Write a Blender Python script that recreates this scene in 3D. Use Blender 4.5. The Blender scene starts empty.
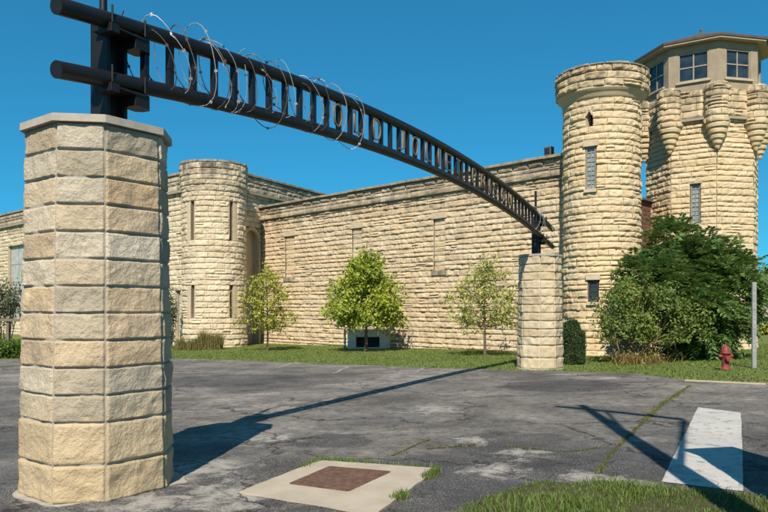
import bpy, bmesh, math, random
import numpy as np
from mathutils import Vector, Matrix, Euler

R_ = math.radians
rs = np.random.RandomState(7)
random.seed(7)
SC = bpy.context.scene
COL = SC.collection

# ------------------------------------------------------------------ survey helpers
F = 690.0; HOR = 306.5; EYE = 1.65
def sstep(a, b, x):
    t = np.clip((x - a) / (b - a), 0, 1); return t * t * (3 - 2 * t)
def g(X, Y):
    u = .707 * (np.asarray(Y, float) - np.asarray(X, float))
    return -.2 * sstep(5, 12, u) - .02 * np.clip(u - 12, 0, 28)
def at(px, Y): return (px - 384) * Y / F
def hz(py, Y): return EYE + (HOR - py) * Y / F
def gp(px, py):
    Y = EYE * F / (py - HOR)
    for _ in range(30):
        Y = (EYE - float(g(at(px, Y), Y))) * F / (py - HOR)
    return at(px, Y), Y

# ------------------------------------------------------------------ noise
def _hash(ix, iy, iz, seed):
    h = (ix.astype(np.uint32) * np.uint32(374761393) + iy.astype(np.uint32) * np.uint32(668265263)
         + iz.astype(np.uint32) * np.uint32(2246822519) + np.uint32(seed * 3266489917 & 0xffffffff))
    h = (h ^ (h >> np.uint32(13))) * np.uint32(1274126177)
    h = h ^ (h >> np.uint32(16))
    return h.astype(np.float64) / 4294967295.0 * 2 - 1
def vnoise(p, seed=0):
    i = np.floor(p).astype(np.int64); f = p - i; f = f * f * (3 - 2 * f)
    r = 0
    for dx in (0, 1):
        for dy in (0, 1):
            for dz in (0, 1):
                w = (f[:, 0] if dx else 1 - f[:, 0]) * (f[:, 1] if dy else 1 - f[:, 1]) * (f[:, 2] if dz else 1 - f[:, 2])
                r = r + w * _hash(i[:, 0] + dx, i[:, 1] + dy, i[:, 2] + dz, seed)
    return r
def fbm(p, seed=0, oct=3, gain=.5):
    a = 1; r = 0; s = 0
    for o in range(oct):
        r = r + a * vnoise(p * 2 ** o + 17.3 * o, seed + o); s += a; a *= gain
    return r / s

# ------------------------------------------------------------------ mesh accumulator
class Acc:
    def __init__(s): s.V = []; s.F = {3: [], 4: []}; s.M = {3: [], 4: []}; s.n = 0
    def add(s, V, Fc, mat=0):
        V = np.asarray(V, float).reshape(-1, 3); Fc = np.asarray(Fc, int)
        k = Fc.shape[1]
        s.V.append(V); s.F[k].append(Fc + s.n); s.M[k].append(np.full(len(Fc), mat)); s.n += len(V); return s
    def poly(s, pts, mat=0):        # convex fan
        n = len(pts); s.add(pts, [(0, i, i + 1) for i in range(1, n - 1)], mat); return s
    def obb(s, c, ax, ay, az, mat=0):
        c, ax, ay, az = [np.asarray(q, float) for q in (c, ax, ay, az)]
        V = [c + i * ax + j * ay + k * az for i in (-1, 1) for j in (-1, 1) for k in (-1, 1)]
        Fc = [(0, 1, 3, 2), (4, 6, 7, 5), (0, 4, 5, 1), (2, 3, 7, 6), (0, 2, 6, 4), (1, 5, 7, 3)]
        if np.dot(np.cross(ax, ay), az) < 0: Fc = [q[::-1] for q in Fc]
        return s.add(V, Fc, mat)
    def box(s, lo, hi, mat=0):
        lo = np.array(lo, float); hi = np.array(hi, float); h = (hi - lo) / 2
        return s.obb((lo + hi) / 2, (h[0], 0, 0), (0, h[1], 0), (0, 0, h[2]), mat)
    def beam(s, p, q, w, h, up=(0, 0, 1), mat=0):
        p = np.array(p, float); q = np.array(q, float); d = q - p; L = np.linalg.norm(d); d /= L
        up = np.array(up, float)
        if abs(d @ up) > .98: up = np.array((1., 0, 0))
        a = np.cross(d, up); a /= np.linalg.norm(a); b = np.cross(a, d)
        return s.obb((p + q) / 2, d * L / 2, a * w / 2, b * h / 2, mat)
    def tube(s, pts, r, n=8, caps=True, mat=0):
        P = np.asarray(pts, float); m = len(P); r = np.broadcast_to(np.asarray(r, float), (m,))
        T = np.gradient(P, axis=0); T /= np.linalg.norm(T, axis=1)[:, None] + 1e-12
        ref = np.array((0, 0, 1.)) if abs(T[0][2]) < .9 else np.array((1., 0, 0))
        a = np.cross(T[0], ref); a /= np.linalg.norm(a)
        V = []
        th = np.arange(n) * 2 * np.pi / n
        for i in range(m):
            a = a - T[i] * (a @ T[i]); a /= np.linalg.norm(a) + 1e-12; b = np.cross(T[i], a)
            V.append(P[i] + r[i] * (np.cos(th)[:, None] * a + np.sin(th)[:, None] * b))
        V = np.concatenate(V)
        I = np.arange(m - 1)[:, None] * n; J = np.arange(n)[None]; J2 = (J + 1) % n
        Fc = np.stack([I + J, I + J2, I + n + J2, I + n + J], -1).reshape(-1, 4)
        s.add(V, Fc, mat)
        if caps:
            c0, c1 = V[:n], V[-n:]
            s.add(np.vstack([c0, P[:1]]), [((j + 1) % n, j, n) for j in range(n)], mat)
            s.add(np.vstack([c1, P[-1:]]), [(j, (j + 1) % n, n) for j in range(n)], mat)
        return s
    def lathe(s, prof, c, n=24, mat=0, a0=0):   # prof: (r, z) bottom to top
        prof = np.asarray(prof, float); m = len(prof); th = a0 + np.arange(n) * 2 * np.pi / n
        V = np.stack([c[0] + prof[:, :1] * np.cos(th), c[1] + prof[:, :1] * np.sin(th), c[2] + np.repeat(prof[:, 1:], n, 1)], -1).reshape(-1, 3)
        I = np.arange(m - 1)[:, None] * n; J = np.arange(n)[None]; J2 = (J + 1) % n
        s.add(V, np.stack([I + J, I + J2, I + n + J2, I + n + J], -1).reshape(-1, 4), mat); return s
    def prism(s, poly, z0, z1, mat=0, bottom=True, top=True):   # poly counter-clockwise from above
        poly = np.asarray(poly, float); n = len(poly)
        z0 = np.broadcast_to(np.asarray(z0, float), (n,)); z1 = np.broadcast_to(np.asarray(z1, float), (n,))
        A = np.column_stack([poly, z0]); B = np.column_stack([poly, z1])
        s.add(np.vstack([A, B]), [(i, (i + 1) % n, n + (i + 1) % n, n + i) for i in range(n)], mat)
        if top: s.add(np.vstack([B, B.mean(0)[None]]), [(i, (i + 1) % n, n) for i in range(n)], mat)
        if bottom: s.add(np.vstack([A, A.mean(0)[None]]), [((i + 1) % n, i, n) for i in range(n)], mat)
        return s
    def build(s, name, mats, parent=None, smooth=False, bevel=0):
        me = bpy.data.meshes.new(name)
        V = np.concatenate(s.V)
        if parent is not None: V = V - np.array(parent.location)
        loops = []; starts = []; mi = []; off = 0
        for k in (3, 4):
            if s.F[k]:
                f = np.concatenate(s.F[k]); loops.append(f.ravel()); starts.append(off + np.arange(len(f)) * k); off += f.size
                mi.append(np.concatenate(s.M[k]))
        loops = np.concatenate(loops).astype(np.int32); starts = np.concatenate(starts).astype(np.int32); mi = np.concatenate(mi).astype(np.int32)
        me.vertices.add(len(V)); me.vertices.foreach_set('co', V.ravel().astype(np.float32))
        me.loops.add(len(loops)); me.loops.foreach_set('vertex_index', loops)
        me.polygons.add(len(starts)); me.polygons.foreach_set('loop_start', starts)
        me.polygons.foreach_set('material_index', mi)
        me.polygons.foreach_set('use_smooth', np.full(len(starts), smooth))
        me.update(calc_edges=True); me.validate()
        if not isinstance(mats, (list, tuple)): mats = [mats]
        for m in mats: me.materials.append(m)
        o = bpy.data.objects.new(name, me); COL.objects.link(o)
        if parent is not None: o.parent = parent
        if bevel:
            b = o.modifiers.new('bevel', 'BEVEL'); b.width = bevel; b.segments = 2; b.limit_method = 'ANGLE'
        return o

def tag(o, label=None, cat=None, group=None, kind=None):
    if label: o['label'] = label
    if cat: o['category'] = cat
    if group: o['group'] = group
    if kind: o['kind'] = kind
    return o
def thing(name, loc, label, cat, group=None):
    o = bpy.data.objects.new(name, None); COL.objects.link(o); o.location = loc; o.empty_display_size = .2
    return tag(o, label, cat, group)

# ------------------------------------------------------------------ materials
class NT:
    def __init__(s, name):
        s.m = bpy.data.materials.new(name); s.m.use_nodes = True; s.t = s.m.node_tree; s.t.nodes.clear()
        s.out = s.t.nodes.new('ShaderNodeOutputMaterial')
    def n(s, typ, ins=None, **kw):
        nd = s.t.nodes.new('ShaderNode' + typ)
        for k, v in kw.items(): setattr(nd, k, v)
        for k, v in (ins or {}).items():
            sk = nd.inputs[k]
            if isinstance(v, bpy.types.NodeSocket): s.t.links.new(v, sk)
            else: sk.default_value = v
        return nd
    def pos(s): return s.n('NewGeometry').outputs['Position']
    def noise(s, scale, detail=4, rough=.55, vec=None, dist=0.):
        nd = s.n('TexNoise', {'Vector': vec or s.pos(), 'Scale': scale, 'Detail': detail, 'Roughness': rough, 'Distortion': dist})
        return nd.outputs['Fac']
    def ramp(s, fac, stops, interp='LINEAR'):
        nd = s.n('ValToRGB', {'Fac': fac}); cr = nd.color_ramp; cr.interpolation = interp
        while len(cr.elements) < len(stops): cr.elements.new(.5)
        for e, (p, c) in zip(cr.elements, stops):
            e.position = p; e.color = (*c, 1) if not np.isscalar(c) else (c, c, c, 1)
        return nd.outputs['Color']
    def mix(s, fac, a, b, blend='MIX'):
        nd = s.n('Mix', data_type='RGBA', blend_type=blend)
        for k, v in ((0, fac), (6, a), (7, b)):
            if isinstance(v, bpy.types.NodeSocket): s.t.links.new(v, nd.inputs[k])
            else: nd.inputs[k].default_value = v if k == 0 else (*v, 1) if len(v) == 3 else v
        return nd.outputs[2]
    def math(s, op, a, b=0., c=None, clamp=False):
        nd = s.n('Math', operation=op, use_clamp=clamp)
        for i, v in enumerate((a, b, c)):
            if v is None: continue
            if isinstance(v, bpy.types.NodeSocket): s.t.links.new(v, nd.inputs[i])
            else: nd.inputs[i].default_value = v
        return nd.outputs[0]
    def mrange(s, v, a, b, c=0., d=1.):
        return s.n('MapRange', {'Value': v, 'From Min': a, 'From Max': b, 'To Min': c, 'To Max': d}).outputs[0]
    def rand(s): return s.n('NewGeometry').outputs['Random Per Island']
    def bump(s, h, strength=.5, dist=.02, normal=None):
        ins = {'Height': h, 'Strength': strength, 'Distance': dist}
        if normal: ins['Normal'] = normal
        return s.n('Bump', ins).outputs[0]
    def bsdf(s, color, rough=.8, normal=None, metal=0., spec=.3):
        ins = {'Base Color': color if isinstance(color, bpy.types.NodeSocket) else (*color, 1), 'Roughness': rough, 'Metallic': metal, 'Specular IOR Level': spec}
        if normal: ins['Normal'] = normal
        nd = s.n('BsdfPrincipled', ins); s.t.links.new(nd.outputs[0], s.out.inputs['Surface']); return nd

def mat_stone(name, tints, dirt=(.12, .10, .08), dirt_amt=.35, bscale=14., bstr=.6, bdist=.02, stain_z=None, warm=None, low=False):
    t = NT(name); r = t.rand()
    k = len(tints); base = t.ramp(r, [(i / (k - 1), c) for i, c in enumerate(tints)])
    n1 = t.noise(1.3, 5, .6); n2 = t.noise(9., 6, .65); n3 = t.noise(38., 5, .7)
    base = t.mix(t.mrange(n2, .3, .75, 0, .25 if low else .55), base, (.58, .46, .31), 'MIX')
    base = t.mix(t.mrange(n3, .35, .7, 0., .3), base, tuple(c * .55 for c in tints[0]))
    base = t.mix(t.mrange(n1, .46, .68, 0, dirt_amt), base, dirt)
    if warm: base = t.mix(t.mrange(t.noise(.35, 3), .5, .7, 0, .5), base, warm)
    if stain_z:      # lichen and soot runs near the wall head
        z = t.n('SeparateXYZ', {0: t.pos()}).outputs[2]
        zm = t.mrange(z, stain_z[0], stain_z[1], 0, 1)
        st = t.n('Mapping', {'Vector': t.pos(), 'Scale': (1., 1., .25)}).outputs[0]
        sn = t.noise(2.2, 6, .65, vec=st)
        f = t.math('MULTIPLY', t.mrange(sn, .40, .58, 0, 1), zm)
        base = t.mix(t.math('MULTIPLY', f, stain_z[2]), base, (.085, .075, .06))
    if low:          # the two tall bottom courses are of an ochre stone
        z = t.n('SeparateXYZ', {0: t.pos()}).outputs[2]
        base = t.mix(t.mrange(z, .72, .62, 0, .55), base, (.55, .40, .215))
    base = t.mix(1., base, (1.045, 1.035, 1.01), 'MULTIPLY')
    h = t.math('ADD', t.math('MULTIPLY', t.noise(bscale, 6, .65), 1.), t.math('MULTIPLY', n3, .3))
    t.bsdf(base, .9, t.bump(h, bstr, bdist), spec=.15)
    return t.m
CREAM = [(.45, .345, .22), (.62, .505, .355), (.55, .44, .295), (.66, .555, .40), (.50, .375, .235), (.60, .50, .37), (.57, .42, .255), (.52, .45, .345)]
M = {}
M['wall'] = mat_stone('limestone_wall', CREAM, dirt_amt=.30, stain_z=(6.2, 7.6, .9), warm=(.58, .45, .28))
M['tower'] = mat_stone('limestone_tower', [(.53, .41, .25), (.61, .485, .31), (.57, .45, .28), (.65, .535, .36), (.56, .43, .255), (.62, .51, .345)], dirt_amt=.16, stain_z=(9.2, 10.8, .75), warm=(.58, .43, .24))
M['cell'] = mat_stone('limestone_block', [(.52, .43, .30), (.65, .56, .41), (.57, .48, .345), (.69, .61, .46), (.55, .44, .29)], dirt_amt=.26, stain_z=(7.4, 9.6, .9))
M['pillar'] = mat_stone('limestone_pillar', [(.48, .39, .265), (.61, .53, .40), (.35, .31, .24), (.60, .42, .25), (.63, .56, .44), (.38, .335, .255), (.55, .46, .325), (.64, .475, .29), (.44, .405, .325)],
                        dirt=(.17, .155, .125), dirt_amt=.45, bscale=34., bstr=1., bdist=.022, low=True)
M['farpillar'] = mat_stone('limestone_far_pillar', [(.42, .345, .225), (.54, .445, .30), (.45, .35, .21), (.58, .49, .345), (.48, .39, .265)], dirt_amt=.2, bscale=20.)
def simple(name, col, rough=.8, metal=0., spec=.3, nscale=8., namt=.25, bstr=0., dark=None, bscale=None):
    t = NT(name); n = t.noise(nscale, 6, .6)
    c = t.mix(t.mrange(n, .35, .7, 0, 1), col, dark or tuple(q * (1 - namt) for q in col))
    t.bsdf(c, rough, t.bump(t.noise(bscale or nscale * 3, 5, .6), bstr, .01) if bstr else None, metal, spec); return t.m
M['parapet'] = mat_stone('weathered_limestone', [(.34, .28, .20), (.58, .48, .345), (.46, .37, .255), (.64, .55, .42), (.24, .20, .15), (.53, .42, .29)], dirt_amt=.6, stain_z=(6., 7., .45))
M['mortar'] = simple('mortar', (.33, .29, .23), .95, bstr=.3, nscale=20)
M['pmortar'] = simple('pillar_mortar', (.36, .34, .30), .95, bstr=.3, nscale=30)
M['capstone'] = simple('cap_concrete', (.43, .375, .30), .9, nscale=6, bstr=.25, bscale=60, dark=(.30, .28, .235))
M['trim'] = simple('dressed_stone', (.55, .45, .315), .9, nscale=5, bstr=.25, dark=(.43, .345, .23), bscale=25)
M['weathered'] = simple('weathered_coping', (.36, .31, .235), .9, nscale=3, bstr=.4, dark=(.13, .115, .09), bscale=20)
M['black'] = simple('black_painted_steel', (.008, .008, .009), .45, 0, .35, nscale=5, bstr=.05, dark=(.014, .012, .011), bscale=80)
M['letter'] = simple('bronze_letter', (.22, .16, .095), .55, 0, .4, nscale=12, dark=(.14, .10, .06))
M['wire'] = simple('galvanised_wire', (.46, .45, .43), .45, .4, .5, nscale=30)
M['rustwire'] = simple('rusted_wire', (.16, .12, .09), .6, .5, .4, nscale=30, dark=(.08, .055, .04))
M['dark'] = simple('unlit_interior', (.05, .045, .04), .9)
M['stucco'] = simple('tan_stucco', (.33, .265, .185), .9, nscale=2.5, bstr=.15, dark=(.26, .205, .14), bscale=40)
M['fascia'] = simple('cream_fascia', (.45, .38, .27), .7, nscale=4)
M['shingle'] = simple('brown_shingles', (.115, .08, .06), .9, nscale=5, bstr=.4, dark=(.07, .05, .04), bscale=18)
M['frame'] = simple('window_frame_paint', (.33, .28, .21), .6, nscale=8)
M['darkframe'] = simple('dark_window_frame', (.05, .05, .05), .5)
M['brick'] = simple('dark_red_brick', (.15, .075, .05), .9, nscale=6, bstr=.3)
M['rust'] = simple('rusted_plate', (.19, .105, .07), .8, .1, .3, nscale=16, bstr=.8, dark=(.085, .045, .032), bscale=45)
M['concrete'] = simple('pad_concrete', (.45, .385, .295), .9, nscale=3, bstr=.25, dark=(.36, .30, .225), bscale=90)
M['kerb'] = simple('kerb_concrete', (.40, .33, .25), .9, nscale=3, bstr=.3, dark=(.33, .27, .20), bscale=50)
M['hydrant'] = simple('faded_red_paint', (.20, .022, .022), .55, nscale=14, dark=(.27, .07, .06), bstr=.1)
M['steelpost'] = simple('grey_post', (.30, .30, .30), .7, nscale=6, bstr=.1)
M['whitebox'] = simple('white_concrete', (.66, .67, .66), .8, nscale=4, dark=(.52, .50, .45))
M['bark'] = simple('grey_bark', (.15, .125, .095), .95, nscale=20, bstr=.5, dark=(.08, .065, .05))
M['drystem'] = simple('dry_stems', (.30, .22, .12), .9, nscale=10)
M['wood'] = simple('weathered_wood', (.20, .16, .12), .9, nscale=8, bstr=.4)
M['siding'] = simple('tan_siding', (.40, .33, .25), .8, nscale=2)
M['roofgrey'] = simple('grey_roof', (.12, .11, .105), .9, nscale=4)
def glass(name, c1, c2, scale=6, rough=.12):
    t = NT(name); n = t.noise(scale, 3)
    nb = t.bsdf(t.mix(t.mrange(n, .4, .6), c1, c2), rough, spec=.5); return t.m
M['glass'] = glass('dark_glass', (.012, .02, .03), (.03, .045, .06), 1.5, .06)
M['glassblock'] = glass('glass_blocks', (.15, .21, .24), (.30, .35, .36), 9, .2)
M['paleglass'] = glass('pale_glass', (.46, .46, .42), (.34, .35, .33), 3, .3)

def mat_leaf(name, cols, trans=.35):
    t = NT(name); r = t.rand()
    c = t.ramp(r, [(i / (len(cols) - 1), q) for i, q in enumerate(cols)])
    c = t.mix(t.mrange(t.noise(1.4, 3), .4, .65, 0, .35), c, cols[0])
    d = t.n('BsdfPrincipled', {'Base Color': c, 'Roughness': .5, 'Specular IOR Level': .3})
    tr = t.n('BsdfTranslucent', {'Color': t.mix(.5, c, (.30, .36, .05), 'MIX')})
    mx = t.n('MixShader', {0: trans, 1: d.outputs[0], 2: tr.outputs[0]})
    t.t.links.new(mx.outputs[0], t.out.inputs['Surface']); return t.m
M['leaf_yg'] = mat_leaf('yellow_green_leaves', [(.28, .31, .04), (.42, .42, .06), (.52, .48, .09), (.34, .36, .05)])
M['leaf_mid'] = mat_leaf('fresh_green_leaves', [(.15, .22, .025), (.34, .40, .045), (.50, .52, .08), (.24, .32, .035)])
M['leaf_pale'] = mat_leaf('pale_olive_leaves', [(.30, .32, .08), (.44, .44, .12), (.55, .52, .18), (.36, .38, .09)])
M['leaf_dark'] = mat_leaf('dark_green_leaves', [(.055, .115, .03), (.11, .19, .05), (.20, .285, .085), (.08, .15, .038)], .3)
M['leaf_shrub'] = mat_leaf('shrub_leaves', [(.08, .13, .026), (.14, .20, .04), (.22, .26, .06), (.11, .16, .032)], .25)
M['leaf_yew'] = mat_leaf('yew_needles', [(.02, .045, .015), (.04, .075, .022), (.055, .09, .03)], .1)
M['leaf_vine'] = mat_leaf('dusty_shrub_leaves', [(.07, .09, .045), (.13, .14, .08), (.22, .21, .15), (.10, .11, .06)], .2)
M['leaf_hedge'] = mat_leaf('hedge_leaves', [(.06, .12, .015), (.10, .17, .02), (.13, .20, .03)], .3)
M['leaf_dry'] = mat_leaf('dry_foliage', [(.26, .19, .07), (.35, .27, .11), (.22, .13, .06), (.30, .25, .06)], .3)
M['grass'] = mat_leaf('grass_blades', [(.075, .135, .022), (.115, .19, .032), (.165, .23, .045), (.10, .16, .028), (.27, .27, .11)], .3)
M['lawnblade'] = mat_leaf('lawn_blades', [(.09, .15, .03), (.125, .195, .036), (.165, .22, .05), (.11, .175, .032), (.22, .23, .075)], .3)
M['weed'] = mat_leaf('crack_weeds', [(.10, .13, .03), (.17, .18, .05), (.24, .22, .08)], .3)
M['tallgrass'] = mat_leaf('tall_dry_grass', [(.12, .13, .03), (.25, .20, .08), (.34, .26, .12), (.15, .15, .04)], .3)

# lawn
t = NT('lawn_soil'); n1 = t.noise(.5, 5); n2 = t.noise(7, 6, .7)
c = t.mix(t.mrange(n1, .38, .62), (.13, .17, .04), (.18, .20, .06)); c = t.mix(t.mrange(n2, .45, .75, 0, .6), c, (.17, .15, .07))
t.bsdf(c, .95, t.bump(t.noise(40, 5, .7), .8, .03), spec=.1); M['lawn'] = t.m
t = NT('island_soil'); n2 = t.noise(9, 6, .7)
t.bsdf(t.mix(t.mrange(n2, .35, .7), (.06, .075, .025), (.13, .10, .06)), .95, t.bump(t.noise(40, 5, .7), .8, .03), spec=.1); M['soil'] = t.m

# asphalt
t = NT('worn_asphalt'); P = t.pos()
big = t.noise(.16, 5, .6, dist=.8); mid = t.noise(.7, 7, .68, dist=.5); fine = t.noise(7, 7, .75); grit = t.noise(55, 4, .8)
col = t.mix(t.mrange(big, .38, .60), (.10, .092, .083), (.23, .205, .172))
col = t.mix(t.mrange(mid, .46, .60, 0, .8), col, (.050, .049, .049))
st = t.n('Mapping', {'Vector': P, 'Rotation': (0, 0, R_(35)), 'Scale': (.22, 1.0, 1)}).outputs[0]
str_ = t.noise(.9, 7, .68, vec=st, dist=.4)
col = t.mix(t.mrange(str_, .48, .64, 0, .75), col, (.25, .215, .175))
wq = t.n('VectorMath', {0: P, 1: t.n('VectorMath', {0: t.n('TexNoise', {'Vector': P, 'Scale': 1.2, 'Detail': 6., 'Roughness': .6}).outputs['Color'], 1: (1.3, 1.3, 0)}, operation='MULTIPLY').outputs[0]}, operation='ADD').outputs[0]
wq = t.n('VectorMath', {0: wq, 1: (-.65, -.65, 0)}, operation='ADD').outputs[0]
yy = t.n('SeparateXYZ', {0: P})
edge = t.math('ADD', yy.outputs[1], t.math('MULTIPLY', t.math('SUBTRACT', t.noise(.5, 5, .6), .5), 4.5))
fg = t.mrange(edge, 8.6, 7.4, 0, 1)
col = t.mix(t.math('MULTIPLY', fg, t.mrange(mid, .3, .62, .97, .6)), col, (.034, .034, .038))
col = t.mix(t.mrange(fine, .40, .60, 0, .72), col, (.036, .035, .035))
f3 = t.noise(19, 6, .75); col = t.mix(t.mrange(f3, .52, .68, 0, .45), col, (.21, .19, .165))
md = None
for (px, py, r) in ((520, 445, .9), (560, 458, .7), (600, 455, .7), (650, 455, 1.), (690, 462, .9), (440, 480, .9), (540, 472, .7), (330, 440, .6), (30, 440, 1.6), (760, 470, .8), (230, 380, 2.), (420, 470, .7), (560, 385, 1.5)):
    X, Y = gp(px, py); d = t.n('VectorMath', {0: wq, 1: (X, Y, 0)}, operation='DISTANCE').outputs['Value']
    q = t.mrange(d, r, r * .85, 0, 1); md = q if md is None else t.math('MAXIMUM', md, q)
col = t.mix(t.math('MULTIPLY', md, .72), col, (.030, .030, .033))
lo = t.noise(.42, 6, .62, dist=.6); col = t.mix(1., col, t.ramp(lo, [(.32, .62), (.5, 1.2), (.66, 1.95)]), 'MULTIPLY')
sp = t.n('TexVoronoi', {'Vector': P, 'Scale': 62.}); spk = t.mrange(sp.outputs['Distance'], .36, .22, 0, 1)
spr = t.math('GREATER_THAN', t.n('SeparateColor', {0: sp.outputs['Color']}).outputs[0], .55)
patchy = t.mrange(t.noise(1.3, 7, .72), .40, .58, .15, 1.)
spm = t.math('MULTIPLY', spk, t.math('MULTIPLY', spr, patchy))
col = t.mix(t.math('MULTIPLY', spm, .95), col, (.42, .395, .35))
col = t.mix(t.math('MULTIPLY', t.mrange(grit, .49, .63, 0, .75), t.mrange(patchy, 0, 1, .35, 1.)), col, (.30, .28, .25))
m = None
for (px, py, r) in ((200, 468, .75), (262, 440, .7), (222, 495, .9), (590, 478, .4), (625, 482, .35), (470, 441, .45), (60, 497, .5), (150, 503, .6),
                    (565, 374.5, .7), (610, 378, .5), (430, 410, .9), (330, 399, .5), (495, 470, .5), (520, 455, .5)):
    X, Y = gp(px, py)
    d = t.n('VectorMath', {0: P, 1: (X, Y, 0)}, operation='DISTANCE').outputs['Value']
    q = t.mrange(d, r, r * .2, 0, 1); m = q if m is None else t.math('MAXIMUM', m, q)
pn = t.math('ADD', t.math('MULTIPLY', t.noise(4., 8, .75, dist=.6), .75), t.math('MULTIPLY', t.noise(34, 4, .75), .25))
pm = t.math('MULTIPLY', t.mrange(t.math('ADD', pn, t.math('MULTIPLY', t.math('SUBTRACT', m, .6), .16)), .47, .60, 0, .9), t.mrange(m, 0, .25))
col = t.mix(pm, col, (.40, .37, .32))
wv = t.n('VectorMath', {0: P, 1: t.n('VectorMath', {0: t.n('TexNoise', {'Vector': P, 'Scale': .8, 'Detail': 7., 'Roughness': .6}).outputs['Color'], 1: (2.2, 2.2, 0)}, operation='MULTIPLY').outputs[0]}, operation='ADD').outputs[0]
vc = t.n('TexVoronoi', {'Vector': wv, 'Scale': .33}, feature='DISTANCE_TO_EDGE').outputs['Distance']
ck = t.math('MULTIPLY', t.mrange(vc, .010, .002, 0, 1), t.mrange(t.noise(.45, 3), .36, .48, 0, 1))
vc2 = t.n('TexVoronoi', {'Vector': wv, 'Scale': 1.7}, feature='DISTANCE_TO_EDGE').outputs['Distance']
ck2 = t.math('MULTIPLY', t.mrange(vc2, .016, .005, 0, .7), t.mrange(t.noise(.3, 3), .46, .54, 0, 1))
ck = t.math('MAXIMUM', ck, ck2)
col = t.mix(t.math('MULTIPLY', ck, .75), col, (.02, .019, .018))
hh = t.math('SUBTRACT', t.math('ADD', t.math('ADD', t.math('MULTIPLY', grit, .8), t.math('MULTIPLY', fine, .8)), t.math('MULTIPLY', spk, .2)), t.math('MULTIPLY', ck, .8))
t.bsdf(col, .9, t.bump(hh, .7, .016), spec=.2); M['asphalt'] = t.m
# worn road paint
t = NT('worn_white_paint'); n = t.noise(3, 7, .7); f2 = t.noise(30, 5, .7)
c = t.mix(t.mrange(t.noise(5, 8, .78), .53, .63, 0, .85), (.50, .475, .43), (.13, .125, .115)); c = t.mix(t.mrange(t.noise(.9, 5, .6), .45, .65, 0, .35), c, (.30, .28, .25)); c = t.mix(t.mrange(f2, .5, .75, 0, .5), c, (.36, .34, .31))
wv = t.n('VectorMath', {0: t.pos(), 1: t.n('VectorMath', {0: t.n('TexNoise', {'Vector': t.pos(), 'Scale': 2.}).outputs['Color'], 1: (.6, .6, 0)}, operation='MULTIPLY').outputs[0]}, operation='ADD').outputs[0]
vc = t.n('TexVoronoi', {'Vector': wv, 'Scale': 1.1}, feature='DISTANCE_TO_EDGE').outputs['Distance']
c = t.mix(t.mrange(vc, .015, .005, 0, .5), c, (.07, .065, .06))
t.bsdf(c, .8, t.bump(f2, .3, .01)); M['paint'] = t.m
t = NT('faded_line_paint'); n = t.noise(5, 6, .7)
t.bsdf(t.mix(t.mrange(n, .42, .6, 0, 1), (.36, .33, .28), (.11, .10, .09)), .85); M['faded'] = t.m

def ccw(p):
    p = np.array(p); A = 0.5 * np.sum(p[:, 0] * np.roll(p[:, 1], -1) - np.roll(p[:, 0], -1) * p[:, 1]); return p if A > 0 else p[::-1]
# ------------------------------------------------------------------ stone surfaces
def flat(p0, d, dz=0):
    p0 = np.array(p0, float); d = np.array(d, float) / np.linalg.norm(d); nn = np.array((d[1], -d[0], 0))
    def fn(U, V):
        P = np.empty((len(U), 3)); P[:, 0] = p0[0] + d[0] * U; P[:, 1] = p0[1] + d[1] * U; P[:, 2] = V
        return P, np.broadcast_to(nn, P.shape)
    return fn
def cyl(c, r, flare=None):
    def fn(U, V):
        a = U / r; rr = r + (flare(V) if flare else 0)
        N = np.stack([np.sin(a), -np.cos(a), 0 * a], 1)
        P = N * np.reshape(rr * np.ones(len(U)), (-1, 1)); P[:, 0] += c[0]; P[:, 1] += c[1]; P[:, 2] = V
        return P, N
    return fn
def grid_faces(nu, nv):
    I, J = np.meshgrid(np.arange(nu - 1), np.arange(nv - 1), indexing='ij')
    a = (I * nv + J).ravel(); return np.stack([a, a + nv, a + nv + 1, a + 1], 1)
def courses(z0, z1, h, jit=.12, rnd=rs):
    n = max(1, int(round((z1 - z0) / h))); w = 1 + jit * rnd.uniform(-1, 1, n); e = np.concatenate([[0], np.cumsum(w)]); return z0 + e / e[-1] * (z1 - z0)
def snap(vs, z): return vs[np.argmin(np.abs(vs - z))]
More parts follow.
